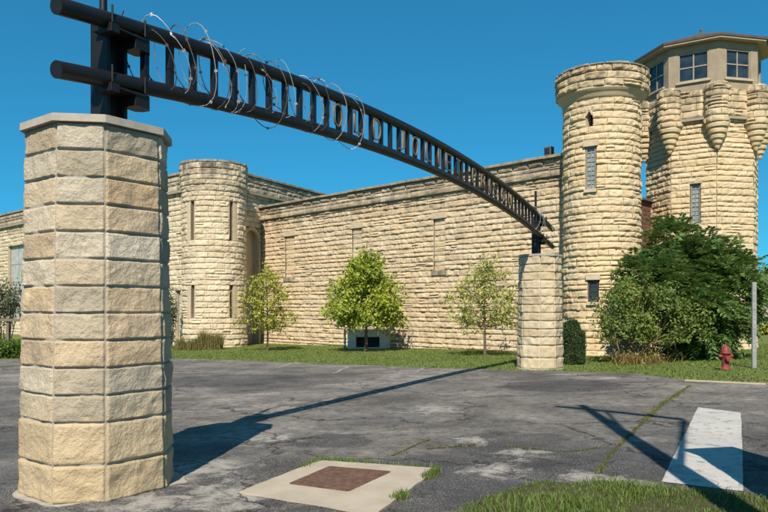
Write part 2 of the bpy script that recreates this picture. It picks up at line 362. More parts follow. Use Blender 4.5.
def stones(acc, fn, u0, u1, vs, bw=(.45, 1.1), holes=(), n=(8, 6), relief=.06, gap=.003, ew=.05, freq=4., seed=1, one=False, m0=0, m1=1, bias=.35, rnd=rs, grade=1., wob=.017, back=.006, joint=.010, split=.10, vj=.65):
    """courses of separate rock-faced blocks; every block is its own pitched face with a ragged edge"""
    nu, nv = n
    s = np.concatenate([[0, .02], np.linspace(.02, .98, nu - 2)[1:-1], [.98, 1]]); tt = np.concatenate([[0, .05], np.linspace(.05, .95, nv - 2)[1:-1], [.95, 1]])
    S, T = np.meshgrid(s, tt, indexing='ij'); S = S.ravel(); T = T.ravel()
    bd = (S == 0) | (S == 1) | (T == 0) | (T == 1)
    Fc = grid_faces(len(s), len(tt)); Fb = grid_faces(4, 2)
    Sb, Tb = np.meshgrid(np.linspace(0, 1, 4), (0., 1.), indexing='ij'); Sb = Sb.ravel(); Tb = Tb.ravel()
    for ci in range(len(vs) - 1):
        va, vb = vs[ci], vs[ci + 1]; iv = [(u0, u1)]
        for (ha, hb, hc, hd) in holes:
            if min(vb, hd) - max(va, hc) > .5 * (vb - va):
                nx = []
                for a, b in iv:
                    if hb <= a or ha >= b: nx.append((a, b)); continue
                    if ha > a: nx.append((a, ha))
                    if hb < b: nx.append((hb, b))
                iv = nx
        for a, b in iv:
            if one: cuts = [a, b]
            else:
                cuts = [a]; x = a + rnd.uniform(*bw) * (rnd.uniform(.4, 1) if a == u0 else 1)
                while x < b - bw[0] * .55: cuts.append(x); x += rnd.uniform(*bw) * (1.5 if rnd.rand() < .12 else 1)
                cuts.append(b)
            for x0, x1 in zip(cuts[:-1], cuts[1:]):
                rows = [(va, vb)]
                if not one and rnd.rand() < split: vm = va + (vb - va) * rnd.uniform(.4, .6); rows = [(va, vm), (vm, vb)]
                for ra, rb in rows:
                    du = max(.02, x1 - x0 - 2 * gap); dv = rb - ra - 2 * gap
                    U = x0 + gap + du * S; V = ra + gap + dv * T
                    P, N = fn(U, V)
                    if wob:
                        V = V + wob * fbm(P * 4.2, seed + 200, 3); U = U + wob * .8 * fbm(P * 4.6, seed + 300, 2)
                        P, N = fn(U, V)
                    es = np.clip(np.minimum(S, 1 - S) * du / (ew * .55), 0, 1); es = es if one else 1 - vj + vj * es; et = np.clip(np.minimum(T * 1.9, (1 - T) * .8) * dv / ew, 0, 1)
                    rag = .35 * fbm(P * freq * 2.2 + 9, seed + 5, 2)
                    e = np.clip(np.minimum(es, et) + rag * (np.minimum(es, et) < .95), 0, 1) ** .6
                    b0 = rnd.uniform(.3, .95) if not one else rnd.uniform(.5, .85)
                    tilt = rnd.uniform(-.4, .4) * (S - .5) + (bias + rnd.uniform(-.25, .25)) * (.5 - T)
                    off = rnd.uniform(0, 50)
                    nz = fbm(P * freq + off, seed, 4, .55); rg = 1 - 2 * np.abs(fbm(P * freq * .8 + off + 7, seed + 3, 3))
                    d = relief * e * np.clip(b0 + tilt + grade * (.70 * nz + .30 * rg), .02, 1.8)
                    if one: d = relief * (.12 * np.clip(e * 2, 0, 1) + np.clip(e * 1.5, .25, 1) * (.75 * grade * (.7 * nz + .45 * rg) + .15) + rnd.uniform(-.12, .12)); d = np.maximum(d, .0015) if one else d
                    d[bd & ((T == 0) | (T == 1) | one)] = -joint
                    if not one: sb = ((S == 0) | (S == 1)) & (T > 0) & (T < 1); d[sb] = np.minimum(d[sb], d[sb] * (1 - vj) + .010) - .014 * vj
                    acc.add(P + N * d[:, None], Fc, m0)
                    Pb, Nb = fn(x0 + (x1 - x0) * Sb, ra + (rb - ra) * Tb)
                    acc.add(Pb - Nb * back, Fb, m1)
    return acc

def recess(acc, fn, u0, u1, z0, z1, depth, mat_side=0, mat_back=0, nseg=2):
    """a real opening: four reveals and a back, sunk into the wall"""
    def pt(u, z, d):
        P, N = fn(np.array([u]), np.array([z])); return P[0] - N[0] * d
    c = [(u0, z0), (u1, z0), (u1, z1), (u0, z1)]
    for i in range(4):
        a, b = c[i], c[(i + 1) % 4]
        acc.add([pt(*a, -.02), pt(*a, depth), pt(*b, depth), pt(*b, -.02)][::-1], [(0, 1, 2, 3)], mat_side)
    acc.add([pt(*q, depth) for q in c], [(0, 1, 2, 3)], mat_back)

def ray_cyl(px, c, r):
    dx = (px - 384) / F; A = dx * dx + 1; B = -2 * (dx * c[0] + c[1]); C_ = c[0] ** 2 + c[1] ** 2 - r * r
    Y = (-B - math.sqrt(B * B - 4 * A * C_)) / (2 * A); X = dx * Y
    return math.atan2(X - c[0], -(Y - c[1])), X, Y

def window_unit(parent, fn, u0, u1, z0, z1, depth, nx, nz, mframe, mpane, fw=.05, mull=.03, sill=True, name='window', surround=None):
    um = (u0 + u1) / 2
    P, N = fn(np.array([um]), np.array([0.])); N = N[0]; R = np.array((-N[1], N[0], 0)); c0 = P[0]; w = u1 - u0; Zv = np.array((0, 0, 1.))
    a = Acc(); pc = c0 - N * depth
    def bar(ul, uh, zl, zh, d0, d1, ac=a):
        ac.obb(c0 + R * ((ul + uh) / 2) + Zv * ((zl + zh) / 2) - N * ((d0 + d1) / 2), R * (uh - ul) / 2, N * (d1 - d0) / 2, Zv * (zh - zl) / 2)
    h = w / 2
    bar(-h, -h + fw, z0, z1, depth - .06, depth + .05); bar(h - fw, h, z0, z1, depth - .06, depth + .05)
    bar(-h + fw, h - fw, z0, z0 + fw, depth - .06, depth + .05); bar(-h + fw, h - fw, z1 - fw, z1, depth - .06, depth + .05)
    for i in range(1, nx):
        x = -h + fw + (w - 2 * fw) * i / nx; bar(x - mull / 2, x + mull / 2, z0 + fw, z1 - fw, depth - .02, depth + .03)
    for j in range(1, nz):
        z = z0 + fw + (z1 - z0 - 2 * fw) * j / nz; bar(-h + fw, h - fw, z - mull / 2, z + mull / 2, depth - .018, depth + .028)
    fr = a.build(name, mframe, parent)
    p = Acc(); bar(-h + .01, h - .01, z0 + .01, z1 - .01, depth + .01, depth + .025, p); po = p.build('pane', mpane, parent); po.parent = fr
    if sill:
        b = Acc(); bar(-h - .06, h + .06, z0 - .12, z0 - .002, -.07, depth + .05, b); so = b.build('sill', M['trim'], parent, bevel=.01); so.parent = fr
    if surround:
        b = Acc(); bar(-h - .1, h + .1, z1 + .002, z1 + .24, -.04, depth + .05, b); lo = b.build('lintel', M['trim'], parent, bevel=.012); lo.parent = fr
    return fr

# ------------------------------------------------------------------ ground
ys = np.unique(np.concatenate([[-600, -300, -150, -80, -50], np.arange(-30, 62, 1.), [66, 72, 80, 90, 110, 140, 200, 300, 450, 700]]))
xs = np.unique(np.concatenate([[-700, -400, -250, -150, -100, -75], np.arange(-60, 61, 1.), [75, 100, 150, 250, 400, 700]]))
XX, YY = np.meshgrid(xs, ys, indexing='ij')
a = Acc(); a.add(np.stack([XX, YY, g(XX, YY) - .022], -1).reshape(-1, 3), grid_faces(len(xs), len(ys)))
tag(a.build('lawn', M['lawn'], smooth=True), kind='structure')
EDGE = np.array([(-70, 36), (-40, 32), (-16.4, 29.5), (-8.34, 28.2), (-1.63, 23.5), (2.85, 20.4), (4.97, 19.3), (6.5, 17.6), (6.85, 15.3), (8.07, 14.5), (20, 9.5), (60, -8)])
ex = np.unique(np.concatenate([np.arange(-70, -20, 1.), np.arange(-20, 12, .12), np.arange(12, 60.1, 1.), EDGE[:, 0]]))
def edge_y(X):
    X = np.asarray(X, float); y = np.interp(X, EDGE[:, 0], EDGE[:, 1])
    p = np.stack([X * 1.6, 0 * X, 0 * X], -1).reshape(-1, 3)
    return y + (.22 * fbm(p, 5, 4)).reshape(X.shape) * (X < 6.6)
ey = edge_y(ex); tt = np.linspace(0, 1, 70)
AX = np.repeat(ex[:, None], 70, 1); AY = -25 + (ey[:, None] + 25) * tt[None]
a = Acc(); a.add(np.stack([AX, AY, g(AX, AY)], -1).reshape(-1, 3), grid_faces(len(ex), 70))
tag(a.build('asphalt_lot', M['asphalt'], smooth=True), kind='structure')

def sheet(name, pts, mat, dz, kind='structure', jitter=0., sub=.08):
    """thin flush sheet following the ground from a world polygon"""
    pts = np.array(pts, float); out = []
    for i in range(len(pts)):
        p, q = pts[i], pts[(i + 1) % len(pts)]; n = max(1, int(np.linalg.norm(q - p) / sub))
        out.append(p + (q - p) * (np.arange(n) / n)[:, None])
    out = np.concatenate(out)
    if jitter:
        k = np.column_stack([out * 3, 0 * out[:, 0]]); out = out + jitter * np.stack([fbm(k, 3, 4), fbm(k, 9, 4)], 1)
    bm = bmesh.new(); vs = [bm.verts.new((x, y, float(g(x, y)) + dz)) for x, y in out]; f = bm.faces.new(vs)
    if f.normal.z < 0: f.normal_flip()
    bm.normal_update()
    if f.normal.z < 0: bmesh.ops.reverse_faces(bm, faces=[f])
    bmesh.ops.triangulate(bm, faces=bm.faces[:])
    me = bpy.data.meshes.new(name); bm.to_mesh(me); bm.free(); me.materials.append(mat)
    o = bpy.data.objects.new(name, me); COL.objects.link(o)
    return tag(o, kind=kind)
WP = lambda *q: [gp(*p) for p in q]
sheet('stop_line', WP((698, 407.6), (741, 413), (743.5, 492), (661, 482)), M['paint'], .006, jitter=.012, sub=.03)
for (p, q) in (((296, 362.4), (277, 367.8)), ((354, 364.8), (333, 373.5)), ((424, 368), (414, 374)), ((240, 360.2), (224, 364.2)), ((204, 358.8), (190, 361.4))):
    A = np.array(gp(*p)); B = np.array(gp(*q)); d = (B - A) / np.linalg.norm(B - A); nn = np.array((-d[1], d[0])) * .06
    sheet('parking_line', [A + nn, B + nn, B - nn, A - nn], M['faded'], .006, jitter=.03, sub=.2)
# kerb along the right-hand roadway
a = Acc(); kp = np.array([(6.72, 15.42), (8.07, 14.55), (11, 13.3), (20, 9.55), (60, -7.9)])
for p, q in zip(kp[:-1], kp[1:]):
    d = q - p; L = np.linalg.norm(d); d /= L; nseg = max(1, int(L / 2.4))
    for i in range(nseg):
        A = p + d * (L * i / nseg + .004); B = p + d * (L * (i + 1) / nseg - .004)
        a.beam((*A, float(g(*A)) - .045), (*B, float(g(*B)) - .045), .17, .15)
tag(a.build('kerb', M['kerb'], bevel=.015), kind='structure')

# ------------------------------------------------------------------ blades
def blades(P, h, w, lean=.4, seg=1, rnd=rs):   # h may vary per blade
    """P Nx3 roots; returns verts and faces of bent blades"""
    n = len(P); az = rnd.uniform(0, 2 * np.pi, n); face = az + np.pi / 2 + rnd.uniform(-.6, .6, n)
    h = h * rnd.uniform(.55, 1.25, n); ln = lean * h * rnd.uniform(.2, 1.4, n)
    side = np.stack([np.cos(face), np.sin(face), 0 * face], 1) * (w * rnd.uniform(.7, 1.3, n))[:, None] / 2
    out = np.stack([np.cos(az) * ln, np.sin(az) * ln, 0 * az], 1); up = np.stack([0 * h, 0 * h, h], 1)
    if seg == 1:
        V = np.stack([P - side, P + side, P + out + up], 1).reshape(-1, 3); return V, np.arange(3 * n).reshape(-1, 3), None
    m = P + out * .35 + up * .6
    V = np.stack([P - side, P + side, m + side * .8, m - side * .8, P + out + up * .95], 1).reshape(-1, 3)
    b = np.arange(n)[:, None] * 5
    return V, b + np.array([[3, 2, 4]]), b + np.array([[0, 1, 2, 3]])
def blade_obj(name, P, h, w, mat, lean=.4, seg=1):
    a = Acc(); V, T, Q = blades(P, h, w, lean, seg); a.add(V, T)
    if Q is not None: a.F[4].append(Q); a.M[4].append(np.zeros(len(Q), int))
    return a.build(name, mat)
def inpoly(P, poly):
    poly = np.asarray(poly, float); c = np.zeros(len(P), bool)
    for i in range(len(poly)):
        x0, y0 = poly[i]; x1, y1 = poly[i - 1]
        k = ((y0 > P[:, 1]) != (y1 > P[:, 1])) & (P[:, 0] < (x1 - x0) * (P[:, 1] - y0) / (y1 - y0 + 1e-12) + x0); c ^= k
    return c
# lawn grass
N0 = 520000
X = rs.uniform(-26, 26, N0); Y = rs.uniform(9, 48, N0)
vis = (np.abs(X / Y) < .62) & (Y > edge_y(X) + .02 + rs.exponential(.05, N0))
vis &= ~((X + Y > 36.2) & (X > -9) & (X < 9)); vis &= (.707 * (Y - X) < 38)
vis &= rs.uniform(0, 1, N0) < np.clip(24 / Y, 0, 1)
vis &= ~((X > 8.5) & (Y > 34))
patch = fbm(np.stack([X * .8, Y * .8, 0 * X], 1), 21, 3)
vis &= rs.uniform(-1, 1, N0) < .55 + .9 * patch
X = X[vis]; Y = Y[vis]
tag(blade_obj('lawn_grass', np.stack([X, Y, g(X, Y) - .03], 1), .055, .032, M['lawnblade'], .9), 'mown green lawn grass between the lot and the walls', 'grass', kind='stuff')
# foreground island
ISL = WP((440, 528), (468, 512), (490, 498), (520, 487), (545, 482), (570, 485), (600, 484), (640, 487), (690, 491), (735, 495), (768, 502), (800, 508)) + [(4.6, 5.4), (4.6, 2.5), (.1, 2.5), (.25, 4.2)]
sheet('island_soil', ISL, M['soil'], .012, jitter=.05, sub=.1)
ISL = np.array(ISL)
N0 = 60000; Q = np.stack([rs.uniform(-.2, 4.4, N0), rs.uniform(3.2, 7.2, N0)], 1)
wob = np.column_stack([Q * 3, 0 * Q[:, 0]]); Qw = Q + .10 * np.stack([fbm(wob, 31), fbm(wob, 37)], 1)
Q = Q[inpoly(Qw, ISL)]; cl = fbm(np.column_stack([Q * 2.5, 0 * Q[:, 0]]), 41, 3); Q = Q[rs.uniform(-1, 1, len(Q)) < .50 + 1.8 * cl]
hh = .066 * np.clip(1 + 1.1 * fbm(np.column_stack([Q * 1.8, 0 * Q[:, 0]]), 47, 3), .45, 1.9)
tag(blade_obj('island_grass', np.column_stack([Q, g(Q[:, 0], Q[:, 1])]), hh, .007, M['grass'], .75, 2), 'rough green grass in the foreground island', 'grass', kind='stuff')
# weeds along cracks and round the pad
def along(pts, dens, spread):
    pts = np.array(pts); out = []
    for p, q in zip(pts[:-1], pts[1:]):
        L = np.linalg.norm(q - p); n = max(2, int(L * dens)); s_ = rs.uniform(0, 1, (n, 1))
        out.append(p + (q - p) * s_ + rs.normal(0, spread, (n, 2)))
    return np.concatenate(out)
CR1 = WP((598, 474), (612, 452), (640, 425), (662, 404), (690, 386)); CR2 = WP((393, 456), (410, 448), (429, 440)); CR3 = WP((428, 449), (452, 447), (476, 444.5)); CR4 = WP((505, 446), (540, 450), (570, 452.5), (600, 447.5))
PAD = [gp(239.8, 493.5), gp(318.7, 461.9), gp(438.6, 469.7), (-.07, 5.43)]
W = np.concatenate([along(CR1, 260, .03), along(CR2, 330, .025), along(CR3, 300, .02), along(CR4, 160, .012), along(WP((636, 428), (658, 408), (688, 388)), 200, .04)])
k = fbm(np.column_stack([W * 3, 0 * W[:, 0]]), 51, 3); W = W[k > -.2]
tag(blade_obj('crack_weeds', np.column_stack([W, g(W[:, 0], W[:, 1])]), .022, .007, M['weed'], 1.4, 2), 'low dry weeds growing along the asphalt cracks', 'weeds', kind='stuff')
pd = np.array(PAD); rt = pd[2] + (pd[3] - pd[2]) * .28
W = np.concatenate([along([pd[0] + (pd[1] - pd[0]) * .72, pd[1], pd[1] + (pd[2] - pd[1]) * .45], 330, .02), along([pd[1] + (pd[2] - pd[1]) * .45, pd[2]], 110, .015), along([pd[2] + (pd[3] - pd[2]) * .08, rt], 900, .025), along([pd[2] + (pd[3] - pd[2]) * .62, pd[2] + (pd[3] - pd[2]) * .74], 1000, .03)]) + np.array((.02, .02))
tag(blade_obj('pad_edge_grass', np.column_stack([W, g(W[:, 0], W[:, 1])]), .065, .008, M['grass'], .7, 2), 'grass tufts growing along the concrete pad edge', 'grass', kind='stuff')
for crk, w in ((CR1, .05), (CR2, .03), (CR3, .025), (CR4, .02)):
    c_ = np.array(crk); d = np.gradient(c_, axis=0); d /= np.linalg.norm(d, axis=1)[:, None]; nn = np.stack([-d[:, 1], d[:, 0]], 1) * w / 2
    sheet('crack', np.vstack([c_ + nn, (c_ - nn)[::-1]]), M['soil'], .004, jitter=.03, sub=.1)
# fallen leaves on the lawn by the kerb
W = np.concatenate([rs.normal((9.0, 15.0), (.9, .35), (110, 2)), rs.normal((7.4, 20.2), (.9, .5), (70, 2))]); W = W[W[:, 1] > edge_y(W[:, 0]) + .2]
a = Acc()
for x, y in W:
    e = rs.normal(0, 1, 3); e[2] *= .25; e /= np.linalg.norm(e); f_ = np.cross(e, (0, 0, 1)); f_ /= np.linalg.norm(f_); c0 = np.array((x, y, float(g(x, y)) + .04))
    a.add([c0 - e * .045, c0 + f_ * .03, c0 + e * .045, c0 - f_ * .03], [(0, 1, 2, 3)])
tag(a.build('fallen_leaves', M['leaf_dry']), 'dry brown leaves fallen on the grass edge', 'leaves', kind='stuff')

# ------------------------------------------------------------------ concrete pad and manhole plate
z0 = float(g(-.3, 6.4))
pad = thing('concrete_pad', (-.3, 6.4, z0), 'pale concrete pad set in the asphalt under the rusty plate', 'concrete pad')
pc = ccw(PAD); ring = []
for i in range(4):
    p, q = pc[i], pc[(i + 1) % 4]
    for s_ in np.linspace(0, 1, 16)[:-1]:
        pp = p + (q - p) * s_; ring.append(pp + .022 * np.array([fbm(np.array([[pp[0] * 6, pp[1] * 6, 0]]), 61)[0], fbm(np.array([[pp[0] * 6, pp[1] * 6, 9]]), 62)[0]]))
Acc().prism(ring, z0 - .1, z0 + .016).build('slab', M['concrete'], pad)
pl = ccw(WP((293.3, 485.3), (330.4, 469.3), (387, 474), (347.2, 492.3)))
plate = thing('manhole_plate', (*pl.mean(0), z0 + .016), 'rusty brown square steel plate lying on the concrete pad', 'manhole plate')
Acc().prism(pl, z0 + .0165, z0 + .024).build('plate', M['rust'], plate, bevel=.003)
cpl = pl.mean(0); fr = cpl + (pl - cpl) * 1.05; a = Acc()
for i in range(4):
    A, B = fr[i], fr[(i + 1) % 4]; a.beam((*A, z0 + .019), (*B, z0 + .019), .03, .008)
a.build('rim', M['rust'], plate)

# ------------------------------------------------------------------ gate pillars
def octa(c, r, ph=-153.18):
    """corners counter-clockwise; face k runs from corner k to k+1 with outward normal at angle ph+22.5+45k"""
    an = np.radians(ph + 45 * np.arange(8) + 6.75 * (np.arange(8) % 2)); return np.stack([c[0] + r * np.cos(an), c[1] + r * np.sin(an)], 1)
HS = [.32, .36] + [.2305] * 11
def pillar(c, label, mat, seed, n, rel, top):
    gz = float(g(*c)); th = thing('gate_pillar', (c[0], c[1], gz), label, 'gate pillar', 'stone pillars carrying the arch')
    rnd = np.random.RandomState(seed); a = Acc(); hs = np.array(HS); hs *= (top - .065) / hs.sum(); vs = gz + np.concatenate([[0], np.cumsum(hs)]); H = vs[-1] - gz
    B = octa(c, .662); T = octa(c, .598)
    for k in range(8):
        b0, b1, t0, t1 = B[k], B[(k + 1) % 8], T[k], T[(k + 1) % 8]
        nn = (b0 + b1) / 2 - np.array(c); nn = np.array((*nn / np.linalg.norm(nn), .04))
        def fn(U, V, b0=b0, b1=b1, t0=t0, t1=t1, nn=nn):
            w = ((V - gz) / H)[:, None]; l = b0 + (t0 - b0) * w; r = b1 + (t1 - b1) * w
            P = l + (r - l) * (U / .5)[:, None]; return np.column_stack([P, V]), np.broadcast_to(nn, (len(U), 3))
        vis = nn[1] < .35
        stones(a, fn, 0, .5, vs, n=n if vis else (8, 6), relief=rel, gap=.0035, ew=.018, freq=6., seed=seed, one=True, bias=.12, rnd=rnd, grade=1.2, wob=.006, back=.001, joint=.006)
    a.build('shaft', [mat, M['pmortar']], th, smooth=True)
    b = Acc(); b.prism(octa(c, .66), vs[-1] - .0, vs[-1] + .065); b.build('cap', M['capstone'], th, bevel=.008)
    ring = []
    for i in range(64):
        an = i / 64 * 2 * math.pi; r = .69 + .22 * fbm(np.array([[math.cos(an) * 1.7 + seed, math.sin(an) * 1.7, 0]]), 71, 4)[0]
        ring.append((c[0] + r * math.cos(an), c[1] + r * math.sin(an)))
    Acc().prism(ring, gz - .05, gz + .012).build('footing', M['capstone'], th)
    return th, vs[-1] + .065
Z0 = 6.44 / .937
PN = (-2.662, 6.451); PFY = Z0 * (1 + .0444 * 45.7); PF = (at(540, PFY), PFY)
_, capN = pillar(PN, 'tall near octagonal stone pillar at the left of the picture', M['pillar'], 11, (44, 24), .034, 3.305)
_, capF = pillar(PF, 'far octagonal stone pillar at the grass edge beside the round tower', M['farpillar'], 12, (18, 10), .062, 3.40)

# ------------------------------------------------------------------ arch truss
def arch_xy(i):
    Y = Z0 * (1 + .0444 * i); px = (144.7 + 32.65 * i) / (1 + .0444 * i); return np.array((at(px, Y), Y))
def arch_top(i): return EYE + 3.215 - .00095 * (i - 22.3) ** 2
def arch_bot(i): return EYE + 2.66 - .00095 * (i - 22.3) ** 2
ad = arch_xy(10) - arch_xy(0); ad /= np.linalg.norm(ad); an = np.array((ad[1], -ad[0]))      # along, towards viewer
arch = thing('gate_arch', (*arch_xy(22.3), arch_bot(22.3)), 'black steel ladder arch with bronze lettering spanning the two pillars', 'arch')
ii = np.linspace(-2.94, 50.2, 90)
for nm, fz in (('top_tube', arch_top), ('bottom_tube', arch_bot)):
    P = np.array([(*arch_xy(i), fz(i)) for i in ii]); o = Acc().tube(P, .077, 20).build(nm, M['black'], arch, smooth=True)
    o.data.shade_smooth() if False else None
    es = o.modifiers.new('es', 'EDGE_SPLIT'); es.split_angle = R_(50)
for i in range(0, 48):
    if i in (46, 47): continue
    x, y = arch_xy(i); Acc().obb((x, y, (arch_top(i) + arch_bot(i)) / 2), (*ad * .031, 0), (*an * .031, 0), (0, 0, (arch_top(i) - arch_bot(i)) / 2 - .06)).build('bar', M['black'], arch)
def post(i, cap):
    x, y = arch_xy(i); top = arch_top(i) + .06; c0_ = np.array((x, y)); c = c0_ - an * .19
    a = Acc(); A3 = np.array((*ad, 0)); N3 = np.array((*an, 0))
    # H section behind the tubes (two flanges and a web), its foot plate, seen between the chords
    for s_ in (-1, 1): a.obb((*(c + ad * (.105 * s_ + .01)), (cap + top) / 2), A3 * .02, N3 * .11, (0, 0, (top - cap) / 2))
    a.obb((*c, (cap + top) / 2 - .01), A3 * .086, N3 * .03, (0, 0, (top - cap) / 2 - .02))
    a.obb((*c, cap + .012), A3 * .2, N3 * .17, (0, 0, .012))
    p = a.build('post', M['black'], arch)
    for fz in (arch_top(i), arch_bot(i)):
        b = Acc(); c = c0_; q = c + ad * .21 - an * .03
        b.prism(ccw([q + ad * x + an * y for x, y in ((-.11, -.09), (.06, -.09), (.11, -.03), (.11, .06), (.06, .1), (-.11, .1))]), fz - .20, fz - .068)
        q = c - ad * .17
        b.prism(ccw([q + ad * x + an * y for x, y in ((-.05, -.08), (.05, -.08), (.05, .1), (-.05, .1))]), fz - .15, fz - .07)
        b.obb((*(c + ad * .02 - an * .06), fz - .089), A3 * .20, N3 * .14, (0, 0, .012)); b.obb((*(c - an * .10), fz), A3 * .10, N3 * .035, (0, 0, .075))
        for q_ in (-.19, .21): b.tube([(*(c + ad * q_ + an * .08), fz - .06), (*(c + ad * q_ + an * .08), fz + .10)], .012, 6)
        o = b.build('clamp', M['black'], arch, bevel=.008); o.parent = p
    c = c0_ - an * .19
    r = Acc().tube([(*(c + ad * -.06), top - .02), (*(c + ad * -.06), top + .8)], .036, 10).build('rod', M['black'], arch, smooth=True); r.parent = p
post(-.82, capN); post(46.4, capF)
# lettering
def letter(ch, i, w=.25, h=.345):
    cu = bpy.data.curves.new('letter', 'FONT'); cu.body = ch; cu.extrude = .012; cu.resolution_u = 5; cu.offset = -.022
    o = bpy.data.objects.new('tmp', cu); COL.objects.link(o); dg = bpy.context.evaluated_depsgraph_get()
    me = bpy.data.meshes.new_from_object(o.evaluated_get(dg)); bpy.data.objects.remove(o); bpy.data.curves.remove(cu)
    co = np.empty(len(me.vertices) * 3, np.float32); me.vertices.foreach_get('co', co); co = co.reshape(-1, 3)
    lo, hi = co.min(0), co.max(0); wd = hi[0] - lo[0]
    if ch in 'I': w = .1
    sx = w / wd; sz = h / (hi[1] - lo[1])
    c = arch_xy(i); z = (arch_top(i) + arch_bot(i)) / 2
    u = (co[:, 0] - (lo[0] + hi[0]) / 2) * sx; v = (co[:, 1] - (lo[1] + hi[1]) / 2) * sz; dpt = co[:, 2] + .040
    P = np.stack([c[0] + ad[0] * u + an[0] * dpt, c[1] + ad[1] * u + an[1] * dpt, z + v - .0019 * (i - 22.3) * u / .342], 1) - np.array(arch.location)
    me.vertices.foreach_set('co', P.astype(np.float32).ravel()); me.update(); me.name = 'letter'
    me.materials.clear(); me.materials.append(M['letter'])
    o = bpy.data.objects.new('letter', me); COL.objects.link(o); o.parent = arch
for ch, i in zip('OLDJOLIETPRISON', (10.75, 12.55, 14.4, 17.1, 18.75, 20.55, 22.1, 23.5, 25.2, 28.1, 29.9, 31.3, 32.6, 34.3, 36.1)): letter(ch, i)

# razor wire coils hung round the truss
def coil(i0, i1, turns, rad, seed, label, mat, wr=.006, ph=0., bunch=.5):
    rnd = np.random.RandomState(seed); n = int(turns * 30); s = np.linspace(0, 1, n); th = ph + s * turns * 2 * np.pi
    adv = s + bunch / turns * np.sin(s * turns * 1.7 + seed) * .6 + .02 * np.sin(s * 23 + seed)
    rr = rad * (1 + .16 * np.sin(s * turns * 2.3 + seed) + .10 * np.sin(th * .53 + 1) + .05 * np.sin(th * 3.1 + seed))
    pts = []
    for k in range(n):
        i = i0 + (i1 - i0) * np.clip(adv[k], 0, 1); x, y = arch_xy(i); z = (arch_top(i) + arch_bot(i)) / 2
        lag = .18 * math.cos(th[k] + 1.1)
        pts.append((x + an[0] * rr[k] * .62 * math.cos(th[k]) + ad[0] * lag, y + an[1] * rr[k] * .62 * math.cos(th[k]) + ad[1] * lag, z + rr[k] * math.sin(th[k]) + .03 + .03 * math.sin(th[k] * 2.7 + seed)))
    th_ = thing('razor_wire_coil', pts[0], label, 'razor wire', 'razor wire looped round the arch')
    st = Acc().tube(pts, wr, 5)
    b = st; P = np.array(pts)
    for k in range(2, n - 2, 4):
        d = P[k + 1] - P[k]; d /= np.linalg.norm(d) + 1e-9; e = np.cross(d, rnd.normal(0, 1, 3)); e /= np.linalg.norm(e); f_ = np.cross(d, e)
        for q in (e, -e): b.add([P[k] - d * .010 + q * .003, P[k] + d * .010 + q * .003, P[k] + d * .016 + q * .018, P[k] - d * .016 + q * .018], [(0, 1, 2, 3)])
    st.build('strand', mat, th_)
coil(.7, 3.9, 5, .36, 3, 'bright silver wire loops near the left pillar end of the arch', M['wire'], .0045, .3, .9)
coil(-.5, 9.2, 8, .33, 8, 'dark rusty wire loops hanging below the left part of the arch', M['rustwire'], .0055, 2., .5)
coil(4.8, 8.6, 3, .33, 15, 'thin silver wire loops midway between the left end and the word OLD', M['wire'], .004, 1.7, .8)
coil(9.6, 12.3, 3, .37, 5, 'large silver wire loop over the word OLD on the arch', M['wire'], .0048, 1., .9)
coil(41, 50., 6, .34, 6, 'silver wire tangle at the far right end of the arch', M['wire'], .007, .5, .6)

# ------------------------------------------------------------------ main prison wall
WP0 = np.array((-7.82, 44.2)); WD = np.array((.7071, -.7071)); WL = 23.3
fw = flat(WP0, WD)
wall = thing('prison_wall', (*(WP0 + WD * 11), -.5), 'long straight limestone prison wall behind the three young trees', 'wall')
wu = lambda px: float(np.linalg.solve(np.array([[WD[0], -(px - 384) / F], [WD[1], -1.]]), -WP0)[0])
def wz(px, py): u = wu(px); return hz(py, WP0[1] + WD[1] * u)
vs = courses(-1.3, 7.14, .245, .26)
nich = []
for (xa, xb, yt, yb) in ((285.5, 295, 236, 279), (352.5, 362.5, 227.5, 290), (434, 445.5, 218, 270)):
    nich.append((wu(xa), wu(xb), snap(vs, wz((xa + xb) / 2, yb)), snap(vs, wz((xa + xb) / 2, yt))))
a = Acc(); stones(a, fw, 0, WL, vs, bw=(.3, .8), holes=nich, vj=.5, gap=.0015, freq=5.5, split=.06, n=(9, 8), relief=.078, seed=2, ew=.06)
for (u0, u1, z0_, z1_) in nich:     # bricked-up loops, set slightly back
    fb = flat(WP0 + np.array((.7071, .7071)) * .065, WD); stones(a, fb, u0, u1, vs[(vs >= z0_ - .01) & (vs <= z1_ + .01)], n=(8, 6), relief=.085, seed=4, one=True)
a.build('stone_face', [M['wall'], M['mortar']], wall)
for (u0, u1, z0_, z1_) in nich:
    P, N = fw(np.array([(u0 + u1) / 2]), np.array([z1_])); R = np.array((*WD, 0))
    Acc().obb(P[0] + N[0] * .03 + np.array((0, 0, .15)), R * ((u1 - u0) / 2 + .12), N[0] * .07, (0, 0, .145)).build('lintel', M['trim'], wall, bevel=.02)
    Acc().obb(P[0] + N[0] * .03 + np.array((0, 0, z0_ - z1_ - .13)), R * ((u1 - u0) / 2 + .1), N[0] * .07, (0, 0, .12)).build('sill', M['weathered'], wall, bevel=.02)
fb = flat(WP0 - np.array((.7071, .7071)) * .13, WD)
a = Acc(); stones(a, fb, -.1, WL, np.array([7.14, 7.42, 7.60]), bw=(.6, 1.4), n=(8, 6), relief=.07, seed=6)
stones(a, fb, -.1, WL, np.array([7.60, 7.90]), bw=(.5, .95), n=(8, 6), relief=.085, seed=7, gap=.04)
a.obb((*(WP0 + WD * WL / 2 + .7071 * .48), 3.2), (*WD * WL / 2, 0), (.2, .2, 0), (0, 0, 4.6), 1)
a.obb((*(WP0 + WD * WL / 2 - .7071 * .0), 7.135), (*WD * (WL / 2 + .05), 0), (.08, .08, 0), (0, 0, .012), 1)
a.build('parapet', [M['parapet'], M['mortar']], wall)
